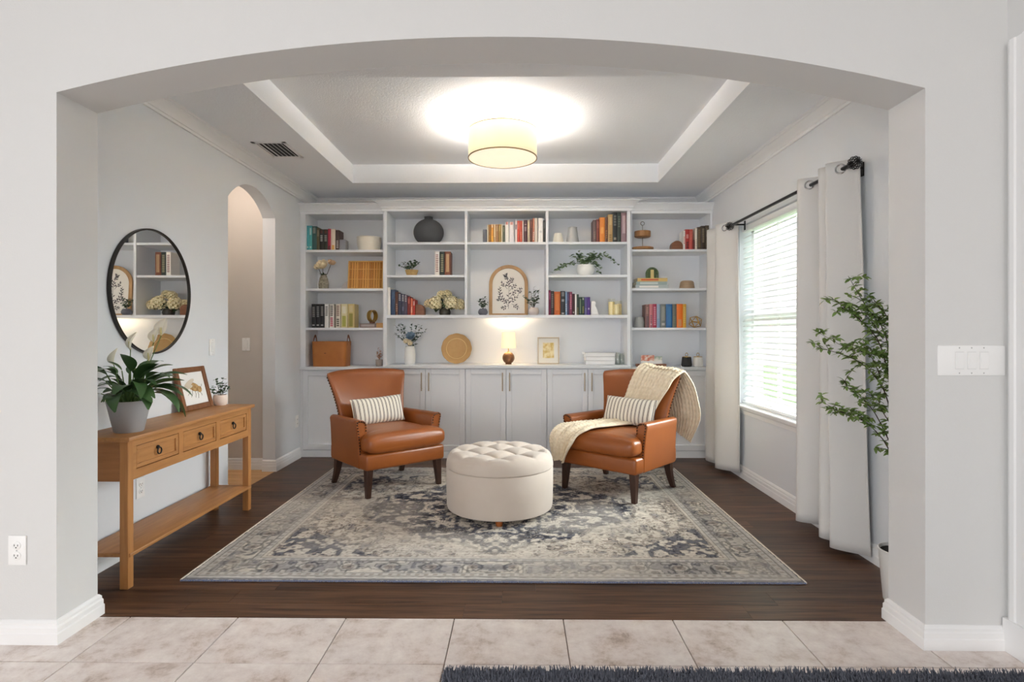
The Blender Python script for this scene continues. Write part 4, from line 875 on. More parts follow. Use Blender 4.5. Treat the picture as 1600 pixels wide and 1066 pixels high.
# trailing ivy bowl
t = thing('ivy_bowl', 'variegated trailing ivy in a white bowl', 'potted plant', onshelf(915, 5.56, zC2))
MB().lathe([(.0001, 0), (.05, 0), (.075, .018), (.088, .05), (.086, .084), (.078, .105), (.073, .105), (.075, .08)], 32).build('bowl', m_white, t)
m_ivy = M('ivy', (58, 92, 60), .5, var=((156, 176, 132), 26, 3.5)); sp = []
rn = random.Random(30)
for k in range(11): q = rn.uniform(0, 6.28); sp.append(((0, 0, .09), (.09 * math.cos(q), .06 * math.sin(q), .12 + rn.uniform(.02, .12))))
sp += [((0, 0, .1), (-.2, -.02, .12)), ((-.1, 0, .14), (-.33, -.03, .02)), ((-.05, 0, .12), (-.26, 0, .09)), ((-.15, -.02, .1), (-.32, 0, .045)), ((0, 0, .12), (-.16, -.03, .19)), ((0, 0, .12), (.13, -.05, .10)), ((.05, 0, .12), (.16, -.03, .0)), ((.05, 0, .12), (.14, -.04, .06)), ((0, 0, .14), (.2, 0, .22)), ((.15, 0, .20), (.32, -.01, .11)), ((.05, 0, .13), (.15, .0, .18))]
leafy(t, sp, m_ivy, M('vine', (92, 104, 60), .7), 33, .042, .030, 11, arch=.025)
# white sculpture bookend
hs = [(0, 0), (0, .135), (.02, .14), (.045, .135), (.055, .115), (.043, .10), (.05, .08), (.062, .06), (.072, .03), (.084, 0)]
solid1(MB().prism(hs, 0, .06, 'y'), 'bookend', m_white, 'white carved animal bookend beside the short purple book', 'bookend', onshelf(922.8, yc + .02, zC3), bevel=.008)
# candles in glass
t = thing('glass_candle', 'pair of ivory pillar candles in a glass holder at the shelf end', 'candle', onshelf(961, 5.60, zC3))
m_wax = M('candle_wax', (246, 232, 186), .5); m_gl = thin_glass('holder_glass', (250, 249, 242), .04)
for dx, dy, r_, h_ in ((-.033, .02, .031, .135), (.036, .02, .03, .115), (.006, -.03, .031, .105)):
    MB().lathe([(.0001, .006), (r_, .006), (r_, h_ - .004), (r_ - .006, h_), (.0001, h_ - .004)], 24).build('candle', m_wax, t, loc=(dx, dy, 0))
    MB().tube([(dx, dy, h_ - .006), (dx, dy, h_ + .008)], .0012, 5).build('wick', m_dark, t)
    MB().lathe([(r_ + .0035, .003), (r_ + .0035, h_ + .03)], 24, caps=False).build('cylinder', m_gl, t, loc=(dx, dy, 0))
RB(-.075, .075, -.07, .06, 0, .004, .001, 1).build('tray', m_gl, t)
# worktop: white vase with eucalyptus
t = thing('eucalyptus_vase', 'white vase with eucalyptus and a blue flower on the worktop', 'flowers', onshelf(640, 5.60, zCc))
MB().lathe([(.0001, 0), (.044, 0), (.052, .02), (.054, .10), (.050, .15), (.040, .178), (.036, .18), (.036, .16)], 32).build('vase', m_white, t)
m_euc = M('eucalyptus', (62, 84, 74), .6, var=((104, 122, 104), 30, 2))
leafy(t, [((0, 0, .17), e_) for e_ in ((-.14, 0, .38), (-.11, .01, .405), (-.08, -.02, .41), (-.15, -.02, .31), (-.06, .0, .38), (.02, .01, .40), (.08, 0, .40), (.12, -.01, .385), (.16, 0, .34), (.10, -.02, .32), (.05, -.03, .30), (-.08, -.04, .26), (.09, -.05, .20))], m_euc, m_twig, 41, .030, .019, 13, r=.0016, arch=.01)
rose(t, (.018, -.05, .275), .062, M('petal_blue', (86, 116, 142), .8, var=((140, 160, 176), 20, 2)), 51); rose(t, (-.03, -.04, .225), .036, m_petal, 52); rose(t, (.015, -.05, .205), .034, m_petal, 53); rose(t, (-.002, -.02, .245), .03, m_petal, 54)
# gold charger
t = thing('charger_plate', 'round gold charger plate with scalloped rim leaning upright', 'plate', onshelf(713, 5.69, zCc)); t.rotation_euler = (R(-9), 0, 0)
m_ch = M('charger_gold', (196, 158, 106), .45, .3, var=((186, 146, 90), 20, 1.5)); rc = .152
fnr = lambda a, z: 1 + .022 * abs(math.cos(a * 6)) - .011
T_ = Matrix.Translation((0, 0, rc + .001)) @ Matrix.Rotation(R(90), 4, 'X')
MB().lathe([(.0001, .0), (.094, .0), (.1, .002), (.104, .008), (.148, .014), (.152, .016), (.152, .012), (.105, .003), (.0001, -.003)], 96, fn=lambda a, z: fnr(a, z) if z > .0075 else 1, caps=False).xf(T_).build('plate', m_ch, t)
MB().ring((0, 0, 0), .1015, .0034, 'z', 64, 6).xf(T_ @ Matrix.Translation((0, 0, .009))).build('inner_bead', M('charger_light', (226, 196, 140), .35, .6), t)
# table lamp
t = thing('table_lamp', 'small table lamp with lit cream shade and round wooden base', 'lamp', onshelf(794.5, 5.62, zCc))
rb = .060; pb = [(.0001, 0), (.030, 0), (.032, .004)] + [(rb * math.cos(q), .008 + rb * .93 + rb * math.sin(q)) for q in [-1.05 + 2.35 * k / 20 for k in range(21)]] + [(.010, .127), (.0001, .127)]
MB().lathe(pb, 36, caps=False).build('base', wood('lamp_wood', (128, 86, 48), (96, 60, 32), (2, 2, 9), 6), t)
MB().tube([(0, 0, .125), (0, 0, .215)], .0045, 10).build('neck', m_gold, t)
MB().lathe([(.074, .158), (.066, .316), (.0645, .316), (.0725, .158)], 48, caps=False).build('shade', M('lamp_shade', (250, 236, 204), .8, emit=((255, 230, 184), .24)), t)
MB().ball((0, 0, .235), .022, 12, 8).build('bulb', M('bulb_glow', (255, 240, 215), .5, emit=((255, 232, 190), 1.2)), t)
for zz in (.292,):
    q = bpy.data.lights.new('shade_bulb', 'POINT'); q.energy = 1.2; q.color = (1, .87, .68); q.shadow_soft_size = .015
    o = bpy.data.objects.new('shade_bulb', q); COL.objects.link(o); o.location = (X(794.5, 5.62), 5.62, zCc + zz)
# framed gold print
t = thing('picture_frame', 'pale framed abstract gold print on the worktop right of the lamp', 'picture', onshelf(857, 5.64, zCc)); t.rotation_euler = (R(-6), 0, 0)
a_, h_ = .108, .268
for p in ((-a_, -a_ + .012, 0, h_), (a_ - .012, a_, 0, h_)): RB(p[0], p[1], -.012, .012, p[2], p[3], .002, 1).build('frame_side', M('frame_sand', (206, 192, 172), .5), t)
for p in ((-a_ + .012, a_ - .012, 0, .012), (-a_ + .012, a_ - .012, h_ - .012, h_)): RB(p[0], p[1], -.012, .012, p[2], p[3], .002, 1).build('frame_rail', M('frame_sand', (206, 192, 172), .5), t)
B(-a_ + .011, a_ - .011, -.002, .008, .011, h_ - .011).build('mat_board', M('mat_white', (240, 237, 228), .8), t)
def swirl():
    m = M('gold_swirl', (206, 176, 96), .6, var=((238, 226, 184), 22, 5)); return m
B(-.055, .055, -.0035, -.002, .060, .212).build('print', swirl(), t)
# white easel and stacked boxes
t = thing('white_easel', 'white wooden easel standing behind the stacked boxes', 'easel', onshelf(915, 5.60, zCc))
for dy in (0, .1): MB().prism([(.012, 0), (-.022, .118), (-.010, .122), (.024, .004)], dy, dy + .012, 'y').build('leg', m_white, t)
MB().box(-.012, -.004, .012, .1, .085, .097).build('crossbar', m_white, t)
hb = .0385
for k in range(3):
    solid1(RB(-.142, .142, 0, .2, 0, hb - .0015, .003, 1), 'flat_box', M('box_white', (236, 236, 236), .6), '%s white flat box in the stack right of the gold print' % ('bottom', 'middle', 'top')[k], 'box', (X(938, 5.55), 5.55, zCc + k * hb))
for k, (px_, h_) in enumerate(((965, .118), (972.5, .108))):
    solid1(MB().lathe([(.0001, 0), (.022, 0), (.024, .004), (.024, h_ - .02), (.018, h_ - .01), (.018, h_)], 24, caps=False), 'glass_jar', thin_glass('jar_glass', (236, 240, 234), .14), ('taller clear glass jar nearer the white boxes', 'shorter clear glass jar against the unit side')[k], 'jar', (X(px_, 5.56), 5.56 + .05 * k, zCc))
# ------------------------------------------------ right unit
t = thing('tiered_tray', 'two-tier round wooden tray with metal ring handle', 'tray', onshelf(1003.5, 5.60, zL[0])); m_tw = wood('tray_wood', (168, 122, 74), (138, 96, 54), (8, 8, 2), 4); m_wire = M('wire_grey', (120, 112, 104), .4, .7)
MB().lathe([(.0001, .004), (.098, .004), (.106, .01), (.106, .03), (.1, .03), (.1, .016), (.0001, .016)], 40, caps=False).build('lower_tray', m_tw, t)
MB().lathe([(.0001, .132), (.070, .132), (.078, .138), (.078, .19), (.072, .19), (.072, .146), (.0001, .146)], 40, caps=False).build('upper_tray', m_tw, t)
MB().tube([(0, 0, .01), (0, 0, .25)], .0032, 8).build('post', m_wire, t); MB().ring((0, 0, .268), .018, .0028, 'y', 24, 6).build('ring_handle', m_wire, t)
for k in range(3): MB().ball((.07 * math.cos(k * 2.1 + .5), .07 * math.sin(k * 2.1 + .5), .004), (.008, .008, .004), 8, 5).build('foot', m_tw, t)
hb_ = [(-.055, 0)] + [(-.055 * math.cos(q), .035 + .055 * math.sin(q)) for q in [math.pi * i / 20 for i in range(21)]] + [(.055, 0)]
solid1(MB().prism(hb_, 0, .08, 'y'), 'bookend', m_walnut, 'arched walnut bookend left of the red books', 'bookend', onshelf(1057.6, ys + .02, zL[0]), bevel=.003)
# green beaded arch
t = thing('beaded_arch', 'green beaded arch ornament with cream centre on the stacked books', 'ornament', onshelf(1018, 5.59, Z(434.6, ys)))
ap = archpts(.058, .112, 16); mb = MB()
for k in range(2):
    for i in range(22):
        q = math.pi * i / 21; mb.ball((-.056 * math.cos(q) * (1 - .2 * k), -.012 + .024 * k, .045 + .056 * math.sin(q) * (1 - .1 * k)), .0095, 8, 5)
for sx in (-1, 1):
    for i in range(4): mb.ball((sx * .056, -.01, .01 + i * .012), .0095, 8, 5)
mb.build('beads', M('bead_green', (66, 86, 60), .5, var=((110, 128, 90), 60, 3)), t)
MB().prism(archpts(.046, .09, 16), -.006, .012, 'y').build('backing', M('moss', (88, 104, 70), .9), t); RB(-.016, .016, -.02, -.006, 0, .085, .002, 1).build('centre_panel', M('cream_panel', (226, 204, 140), .7), t)
# wooden dome bowl
solid1(MB().lathe([(.0001, 0), (.073, 0), (.074, .004), (.066, .06), (.058, .074), (.046, .080), (.0001, .081)], 40, caps=False), 'wood_bowl', wood('sand_wood', (176, 150, 122), (156, 130, 102), (2, 2, 14), 4), 'upturned pale wood bowl on the right unit second shelf', 'bowl', onshelf(1072.5, 5.60, zL[1]))
# grey pot
solid1(MB().lathe([(.0001, 0), (.044, 0), (.047, .004), (.049, .06), (.042, .098), (.043, .104), (.039, .104), (.039, .09), (.0001, .02)], 32, caps=False), 'grey_pot', M('pot_stone', (158, 160, 158), .65), 'small grey stoneware pot left of the colourful books', 'pot', onshelf(998.5, 5.58, zL[2]))
# geometric gold orb
bm = bmesh.new(); bmesh.ops.create_icosphere(bm, subdivisions=1, radius=.064); mb = MB()
bmesh.ops.rotate(bm, cent=(0, 0, 0), matrix=Matrix.Rotation(.55, 3, 'X'), verts=list(bm.verts))
zmin = min(v.co.z for v in bm.verts)
for e in bm.edges: mb.tube([e.verts[0].co - Vector((0, 0, zmin - .003)), e.verts[1].co - Vector((0, 0, zmin - .003))], .003, 6)
bm.free(); solid1(mb, 'geometric_orb', m_gold, 'gold wire geometric orb right of the yellow book', 'ornament', onshelf(1085.5, 5.60, zL[2]))
# card holder
t = thing('card_holder', 'dark wooden stand holding floral cards behind the throw', 'card stand', onshelf(1016.5, 5.55, zLc))
RB(-.145, .145, -.03, .03, 0, .028, .004, 1).build('base', m_walnut, t)
B(-.1, .03, -.012, -.008, .02, .112).build('card', M('card_floral', (236, 222, 212), .8, var=((206, 120, 96), 26, 5)), t)
B(.0, .108, -.002, .002, .02, .10).build('card', M('card_floral2', (238, 234, 226), .8, var=((170, 186, 170), 26, 6)), t)
B(-.1, .108, -.016, -.0125, .02, .055).build('card', M('card_white', (240, 238, 236), .8), t)
for px_, cm, nm, lb in ((1072, M('lid_black', (44, 43, 42), .5), 'lidded_jar', 'small black faceted jar with gold loop lid'), (1089.5, M('jar_white', (232, 230, 226), .5), 'lidded_jar', 'small white faceted jar with gold loop lid')):
    t = thing(nm, lb, 'jar', onshelf(px_, 5.58, zLc))
    MB().lathe([(.0001, 0), (.046, 0), (.053, .014), (.046, .088), (.043, .092), (.0001, .092)], 10, caps=False).build('body', cm, t, ang=15)
    MB().lathe([(.0001, .092), (.041, .092), (.041, .097), (.0001, .097)], 20, caps=False).build('lid', m_gold, t)
    MB().ring((0, 0, .115), .012, .0025, 'y', 20, 6, 1.4).build('loop', m_gold, t)
# ------------------------------------------------------------------ patterned rug
RX0, RX1, RY0, RY1 = -1.632, 1.374, 2.735, 5.04; RT = .012
def vnoise(x, y, seed):
    g = np.random.RandomState(seed).rand(64, 64); xi = np.floor(x).astype(int); yi = np.floor(y).astype(int); fx = x - xi; fy = y - yi
    fx = fx * fx * (3 - 2 * fx); fy = fy * fy * (3 - 2 * fy); xi %= 64; yi %= 64; x2 = (xi + 1) % 64; y2 = (yi + 1) % 64
    return (g[yi, xi] * (1 - fx) + g[yi, x2] * fx) * (1 - fy) + (g[y2, xi] * (1 - fx) + g[y2, x2] * fx) * fy
def rug():
    w_, h_ = RX1 - RX0, RY1 - RY0; d = .0055; nx, ny = int(w_ / d), int(h_ / d)
    gx, gy = np.meshgrid(np.linspace(-w_ / 2, w_ / 2, nx), np.linspace(-h_ / 2, h_ / 2, ny)); ax, ay = np.abs(gx), np.abs(gy)
    c = lambda *q: np.array(lin(q)[:3])
    cream, sand, taupe, slate, ink, pale, grey = c(234, 226, 212), c(208, 198, 184), c(166, 152, 142), c(96, 100, 114), c(56, 56, 64), c(218, 214, 208), c(170, 166, 164)
    e = np.minimum(w_ / 2 - ax, h_ / 2 - ay)                                   # distance from the edge
    wx = ax + .03 * (vnoise(ax * 7, ay * 7, 1) - .5); wy = ay + .03 * (vnoise(ax * 7 + 9, ay * 7, 2) - .5)
    n1 = vnoise(wx * 19, wy * 19, 3) * .55 + vnoise(wx * 42, wy * 42, 4) * .45       # flowers (mirrored in both axes)
    n2 = vnoise(wx * 27 + 5, wy * 27, 5); n3 = vnoise(gx * 3, gy * 3, 6); n4 = vnoise(gx * 70, gy * 70, 7); n5 = vnoise(gx * 9, gy * 9, 8)
    line = np.abs(((n1 * 5.0) % 1) - .5) < .13; line2 = np.abs(((n2 * 3.0) % 1) - .5) < .12
    m1 = lambda mask, col, k=1.0: img.__setitem__(mask, img[mask] * (1 - k) + col * k)
    img = np.empty((ny, nx, 3)); img[:] = sand
    m1(n5 > .52, taupe, .35)
    m1(n1 > .56, cream, .9); m1(n1 < .34, grey, .8); m1(line & (n2 > .35), taupe, .75); m1(line2 & (n1 < .52), ink, .62)
    # corner pieces and medallion
    rr = (ax / .95) ** 1.3 + (ay / .78) ** 1.3 + .05 * np.cos(10 * np.arctan2(ay, ax + 1e-6))
    med = rr < 1.0
    m1(med & (n1 < .52), slate, .9); m1(med & (n1 < .36), ink, .8); m1(med & (n1 > .57), cream, .95); m1(med & line & (n2 > .4), cream, .5); m1(med & line2, ink, .55)
    ringm = (np.abs(rr - 1.0) < .035); m1(ringm & (n2 > .35), ink, .4); m1((np.abs(rr - 1.09) < .03), cream, .5)
    inner = (ax / .42) + (ay / .34) < 1.0; m1(inner & (n1 > .34), sand, .6); m1(inner & line, taupe, .6); m1(np.abs((ax / .42) + (ay / .34) - 1.0) < .05, ink, .5)
    corner = ((w_ / 2 - .3 - ax) / .55 + (h_ / 2 - .3 - ay) / .45 < 1.0) & (e > .3)
    m1(corner & (n1 < .5), slate, .75); m1(corner & (n1 > .58), cream, .7); m1(corner & line2, ink, .4)
    # border bands
    bord = e < .29; n6 = vnoise(wx * 17 + 30, wy * 17, 11); n7 = vnoise(wx * 34 + 30, wy * 34, 12)
    img[bord] = (sand * .45 + pale * .55); 
    mid = (e > .085) & (e < .225)
    m1(mid & (n6 > .6), cream, .8); m1(mid & (n6 < .36), grey, .7); m1(mid & (np.abs(((n6 * 4) % 1) - .5) < .13), ink, .55); m1(mid & (n7 < .25), slate, .5)
    # rosettes along the border
    per = np.where(w_ / 2 - ax < h_ / 2 - ay, ay, ax); ph = ((per / .21) % 1 - .5) * .21; rd = np.sqrt(ph ** 2 + (e - .155) ** 2)
    m1((np.abs(rd - .05) < .006), ink, .5); m1((rd < .03), taupe, .6); m1((rd < .012), ink, .5)
    for a, b_, col, k in ((.225, .232, ink, .5), (.232, .262, pale, .7), (.262, .269, ink, .45), (.269, .285, cream, .7), (.285, .292, taupe, .7), (.078, .085, ink, .5), (.045, .078, pale, .6), (.038, .045, ink, .45), (.012, .038, pale, .8)): m1((e > a) & (e < b_), col, k)
    zig = (e > .05) & (e < .073) & (((per / .045) % 1) < .45); m1(zig, taupe, .6); zig = (e > .236) & (e < .258) & (((per / .05) % 1) < .4); m1(zig, grey, .7)
    m1((e < .012), slate, .65)
    # wear: faded patches and woven streaks
    fade = np.clip((n3 - .45) * 1.5, 0, .4)[..., None]; img = img * (1 - fade) + (sand * .6 + pale * .4) * fade
    blue = np.clip((vnoise(gx * 2.2 + 7, gy * 2.2, 21) - .6) * 1.5, 0, .25)[..., None]; img = img * (1 - blue) + (img * np.array([.8, .84, .95])) * blue
    img *= (.86 + .28 * n4)[..., None] * (.9 + .2 * vnoise(gx * 4, gy * 130, 23))[..., None]
    z = RT - .003 + .003 * n4 + .001 * (n1 > .5); z[(e < .007)] -= .003
    co = np.stack([gx, gy, z], -1).reshape(-1, 3)
    i = np.arange(nx * ny).reshape(ny, nx); q = np.stack([i[:-1, :-1], i[:-1, 1:], i[1:, 1:], i[1:, :-1]], -1).reshape(-1, 4)
    me = bpy.data.meshes.new('pile'); me.vertices.add(len(co)); me.vertices.foreach_set('co', co.ravel().astype(np.float32))
    me.loops.add(q.size); me.loops.foreach_set('vertex_index', q.ravel().astype(np.int32)); me.polygons.add(len(q)); me.polygons.foreach_set('loop_start', np.arange(0, q.size, 4, dtype=np.int32))
    me.update(calc_edges=True)
    at = me.color_attributes.new('weave', 'FLOAT_COLOR', 'POINT'); rgba = np.ones((len(co), 4), np.float32); rgba[:, :3] = np.clip(img.reshape(-1, 3) * .74, 0, 1); at.data.foreach_set('color', rgba.ravel())
    m = bpy.data.materials.new('rug_weave'); m.use_nodes = True; N = m.node_tree.nodes; b_ = N['Principled BSDF']; a_ = N.new('ShaderNodeVertexColor'); a_.layer_name = 'weave'
    m.node_tree.links.new(a_.outputs[0], b_.inputs['Base Color']); b_.inputs['Roughness'].default_value = .95; b_.inputs['Specular IOR Level'].default_value = .1
    me.materials.append(m)
    t = thing('area_rug', 'large faded oriental rug in cream, taupe and slate under the armchairs', 'rug', ((RX0 + RX1) / 2, (RY0 + RY1) / 2, 0))
    link('pile', me, t)
    MB().box(-w_ / 2 + .001, w_ / 2 - .001, -h_ / 2 + .001, h_ / 2 - .001, .0003, RT - .0045).build('backing', M('rug_back', (206, 198, 184), .95), t)
    mb = MB()
    for sx in (-1, 1): MB().tube([(sx * w_ / 2, -h_ / 2, .006), (sx * w_ / 2, h_ / 2, .006)], .006, 6).build('side_binding', M('rug_bind', (222, 214, 200), .95), t)
    mb = MB(); rn = random.Random(2); x = -w_ / 2
    while x < w_ / 2:
        for s_ in (-1, 1): mb.tube([(x, s_ * h_ / 2, .007), (x + rn.uniform(-.002, .002), s_ * (h_ / 2 + rn.uniform(.004, .010)), .003)], [.003, .0016], 4)
        x += .005
    mb.build('end_fringe', M('rug_fringe', (112, 120, 146), .95), t, kind='stuff')
rug()
# charcoal shag mat in the foyer
mt = thing('shag_mat', 'charcoal shaggy mat on the foyer tiles', 'rug', (.75, 1.35, 0)); mw, mh = 1.01, .655
m_shag = M('shag_charcoal', (112, 115, 126), .95, var=((84, 87, 96), 40, 2))
MB().box(-mw, mw, -mh, mh, .0005, .010).build('backing', m_shag, mt)
rn = random.Random(5); mb = MB()
for k in range(12000):
    x, y = rn.uniform(-mw, mw), (mh - abs(rn.gauss(0, .12)) if k < 9000 else rn.uniform(-mh, mh)); y = max(-mh, y); h_ = rn.uniform(.012, .022); dx, dy = rn.uniform(-.008, .008), rn.uniform(-.006, .012)
    mb.add([(x - .0025, y, .009), (x + .0025, y, .009), (x + dx + .001, y + dy, .009 + h_), (x + dx - .001, y + dy, .009 + h_)], [(0, 1, 2, 3)])
mb.build('pile', m_shag, mt, fix=False, smooth=False, kind='stuff')

# ------------------------------------------------------------------ leather armchairs
m_lea = M('leather_tan', (152, 85, 37), .32, var=((132, 71, 29), 3.5, 1.6), bump=(340, .07)); m_leg = wood('leg_espresso', (66, 42, 30), (50, 30, 22), (9, 9, 1.5), 4, .35); m_nail = M('nail_bronze', (70, 48, 36), .35, .7)
ZS = .20
def armchair(label, loc, rz):
    t = thing('leather_armchair', label, 'armchair', loc, rz, 'tan leather armchairs on the rug')
    # legs
    for sx in (-1, 1):
        for sy in (-1, 1):
            mb = MB(); prev = None; vs = []; fs = []
            for k in range(7):
                q = k / 6; z_ = ZS + .012 - (ZS + .012) * q; hw_ = .027 - .010 * q
                ox = sx * (.292 + (.010 * q if sy < 0 else .012 * q ** 2)); oy = (-.285 - .012 * q) if sy < 0 else (.225 + .06 * q ** 1.7)
                vs += [(ox - hw_, oy - hw_, z_), (ox + hw_, oy - hw_, z_), (ox + hw_, oy + hw_, z_), (ox - hw_, oy + hw_, z_)]
            fs = [(4 * k + i, 4 * k + (i + 1) % 4, 4 * k + 4 + (i + 1) % 4, 4 * k + 4 + i) for k in range(6) for i in range(4)] + [(3, 2, 1, 0), (24, 25, 26, 27)]
            MB().add(vs, fs).build('leg', m_leg, t, bevel=.003)
    # base rail
    MB().rbox(-.335, .335, -.335, .285, ZS, .318, .022, 3).build('seat_rail', m_lea, t)
    # T cushion
    def cu(u, v):
        a = 2 * math.pi * u; ca, sa = math.cos(a), math.sin(a); y_ = -.368 + .575 * v
        k = min(1, max(0, (y_ + .245) / .05)); k = k * k * (3 - 2 * k); hw_ = .332 - .062 * k
        q = min(1, v / .10, (1 - v) / .08); en = math.sqrt(max(0, 1 - (1 - q) ** 2)); 
        xx = math.copysign(abs(ca) ** .32, ca) * hw_ * (.90 + .10 * en); zz = math.copysign(abs(sa) ** .55, sa)
        dome = .016 * (1 - (xx / hw_) ** 2) * math.sin(math.pi * min(1, max(0, v))) if zz > 0 else 0
        return (xx, y_, .388 + zz * .074 * (.45 + .55 * en) + dome)
    mb = MB().grid(cu, 80, 44, True); mb.f.append(tuple(range(79, -1, -1))); mb.f.append(tuple(80 * 43 + i for i in range(80))); mb.build('seat_cushion', m_lea, t, ang=70)
    # arms
    nails = MB()
    for sx in (-1, 1):
        sec = [(.268, ZS + .004), (.270, .40), (.273, .52), (.281, .540), (.298, .553), (.322, .557), (.342, .550), (.350, .533), (.346, .49), (.342, .42), (.337, .30), (.336, ZS + .004)]
        ny = 9; vs = []; ns = len(sec)
        for k in range(ny):
            v = k / (ny - 1); y_ = -.225 + .485 * v; dz = -.008 * v
            for (x, z_) in sec:
                hgt = (z_ - ZS) / .37; fl = .022 * (1 - v) * hgt ** 2 * (1 if x > .3 else .4)
                vs.append((sx * (x + fl), y_ - .012 * hgt * (1 - v), z_ + (dz if z_ > .5 else 0)))
        fs = [(k * ns + i, k * ns + (i + 1) % ns, (k + 1) * ns + (i + 1) % ns, (k + 1) * ns + i) for k in range(ny - 1) for i in range(ns)] + [list(range(ns))[::-1], list(range((ny - 1) * ns, ny * ns))]
        MB().add(vs, fs).build('arm', m_lea, t, bevel=.006, ang=40)
        fr = [Vector(p) for p in vs[:ns]]; path = fr[1:11]
        # nail heads round the front of the arm
        tot = [0]
        for a_, b_ in zip(path[:-1], path[1:]): tot.append(tot[-1] + (b_ - a_).length)
        s_ = tot[2] * .55
        while s_ < tot[-1]:
            i = max(k for k in range(len(tot)) if tot[k] <= s_); i = min(i, len(path) - 2); p = path[i].lerp(path[i + 1], (s_ - tot[i]) / max(1e-6, tot[i + 1] - tot[i]))
            c_ = Vector((sx * .312, p.y, min(p.z, .53))); q = p + (c_ - p).normalized() * .010
            nails.ball((q.x, q.y - .004, q.z), .0062, 6, 4); s_ += .0215
    # wing back
    Z0, Z1 = .30, .885
    def hwid(z_): k = max(0, (z_ - .50) / .385); return .284 + .072 * k ** 1.6
    def bk(u, v):
        a = 2 * math.pi * u; ca, sa = math.cos(a), math.sin(a)
        uu = math.copysign(abs(ca) ** .30, ca); ww = math.copysign(abs(sa) ** .65, sa)
        top = max(0, (v - .90) / .10); sh = math.sqrt(max(0, 1 - top * top)) if v > .90 else 1
        z_ = Z0 + (Z1 - Z0) * v; thk = .052 - .014 * v
        y_ = .220 + .185 * v ** 1.2 - .085 * abs(uu) ** 2.4 * (.45 + .55 * v)
        hw_ = hwid(z_) - .012 * (1 - sh)
        puff = -.016 * (1 - uu * uu) * math.sin(math.pi * min(1, v * 1.02)) if ww < 0 else 0
        zc_ = z_ - .018 * abs(uu) ** 3 * v + .006 * (1 - uu * uu) * v
        return (uu * hw_, y_ + ww * thk * (.25 + .75 * sh) + puff, zc_)
    mb = MB().grid(bk, 72, 30, True); nb = 72 * 29; mb.f.append(tuple(nb + i for i in range(72))); mb.f.append(tuple(range(71, -1, -1)))
    mb.build('backrest', m_lea, t, ang=70)
    for sx in (-1, 1):
        v = .44
        while v < .97:
            p = bk(0.0 if sx > 0 else .5, v); nails.ball((p[0] + sx * .0015, p[1] + .004, p[2]), .0062, 6, 4); v += .0215 / (Z1 - Z0) * 1.05
    nails.build('nailhead_trim', m_nail, t, kind='stuff')
    return t
AL, AR = (-1.052, 4.50), (.780, 4.40)
armchair('tan leather wingback armchair left of the ottoman, without a throw', (AL[0], AL[1], RT), R(41.5))
armchair('tan leather wingback armchair right of the ottoman, with the knitted throw', (AR[0], AR[1], RT), R(-41.5))

# ------------------------------------------------------------------ striped lumbar pillows
def stripe():
    m = bpy.data.materials.new('stripe_linen'); m.use_nodes = True; N = m.node_tree.nodes; L = m.node_tree.links; b_ = N['Principled BSDF']; b_.inputs['Roughness'].default_value = .9
    tc = N.new('ShaderNodeTexCoord'); sx_ = N.new('ShaderNodeSeparateXYZ'); L.new(tc.outputs['Object'], sx_.inputs[0])
    mu = N.new('ShaderNodeMath'); mu.operation = 'MULTIPLY'; mu.inputs[1].default_value = 31.0; L.new(sx_.outputs[0], mu.inputs[0]); fr = N.new('ShaderNodeMath'); fr.operation = 'FRACT'; L.new(mu.outputs[0], fr.inputs[0])
    r_ = N.new('ShaderNodeValToRGB'); r_.color_ramp.interpolation = 'CONSTANT'; e = r_.color_ramp.elements; e[0].position = 0; e[0].color = lin((236, 230, 216)); e[1].position = .40; e[1].color = lin((92, 92, 98))
    for p_, c_ in ((.52, (222, 208, 184)), (.62, (92, 92, 98)), (.74, (236, 230, 216))): q = e.new(p_); q.color = lin(c_)
    L.new(fr.outputs[0], r_.inputs[0]); L.new(r_.outputs[0], b_.inputs['Base Color'])
    n = N.new('ShaderNodeTexNoise'); n.inputs['Scale'].default_value = 400; bp = N.new('ShaderNodeBump'); bp.inputs['Strength'].default_value = .2; L.new(tc.outputs['Object'], n.inputs['Vector']); L.new(n.outputs['Fac'], bp.inputs['Height']); L.new(bp.outputs[0], b_.inputs['Normal'])
    return m
m_str = stripe()
def pillow(label, ch, lx, ly, lz, rz, tilt, roll=0):
    a_, b_, th = .225, .108, .055; mb = MB()
    for s_ in (-1, 1):
        def fn(u, v):
            x, z_ = 2 * u - 1, 2 * v - 1; e = max(0, (1 - abs(x) ** 3.2)) ** .55 * max(0, (1 - abs(z_) ** 2.6)) ** .55
            k = 1 - .05 * (1 - abs(x)) * abs(z_) ** 2
            return (x * a_ * (1 - .035 * (1 - z_ * z_)), s_ * (th * e + .0012), z_ * b_ * k)
        mb.grid(fn, 33, 21)
    c_, s2 = math.cos(rz), math.sin(rz); w = Vector((ch[0] + lx * c_ - ly * s2, ch[1] + lx * s2 + ly * c_, lz))
    o = mb.build('lumbar_pillow', m_str, ang=60); o.location = w; o.rotation_euler = (tilt, roll, rz)
    tag(o, label, 'pillow', 'striped lumbar pillows')
pillow('striped lumbar pillow on the left armchair', AL, -.005, .118, .580, R(41.5), R(-17), R(-2))
pillow('striped lumbar pillow on the right armchair, resting on the throw', AR, .03, .098, .592, R(-41.5), R(-20), R(1))

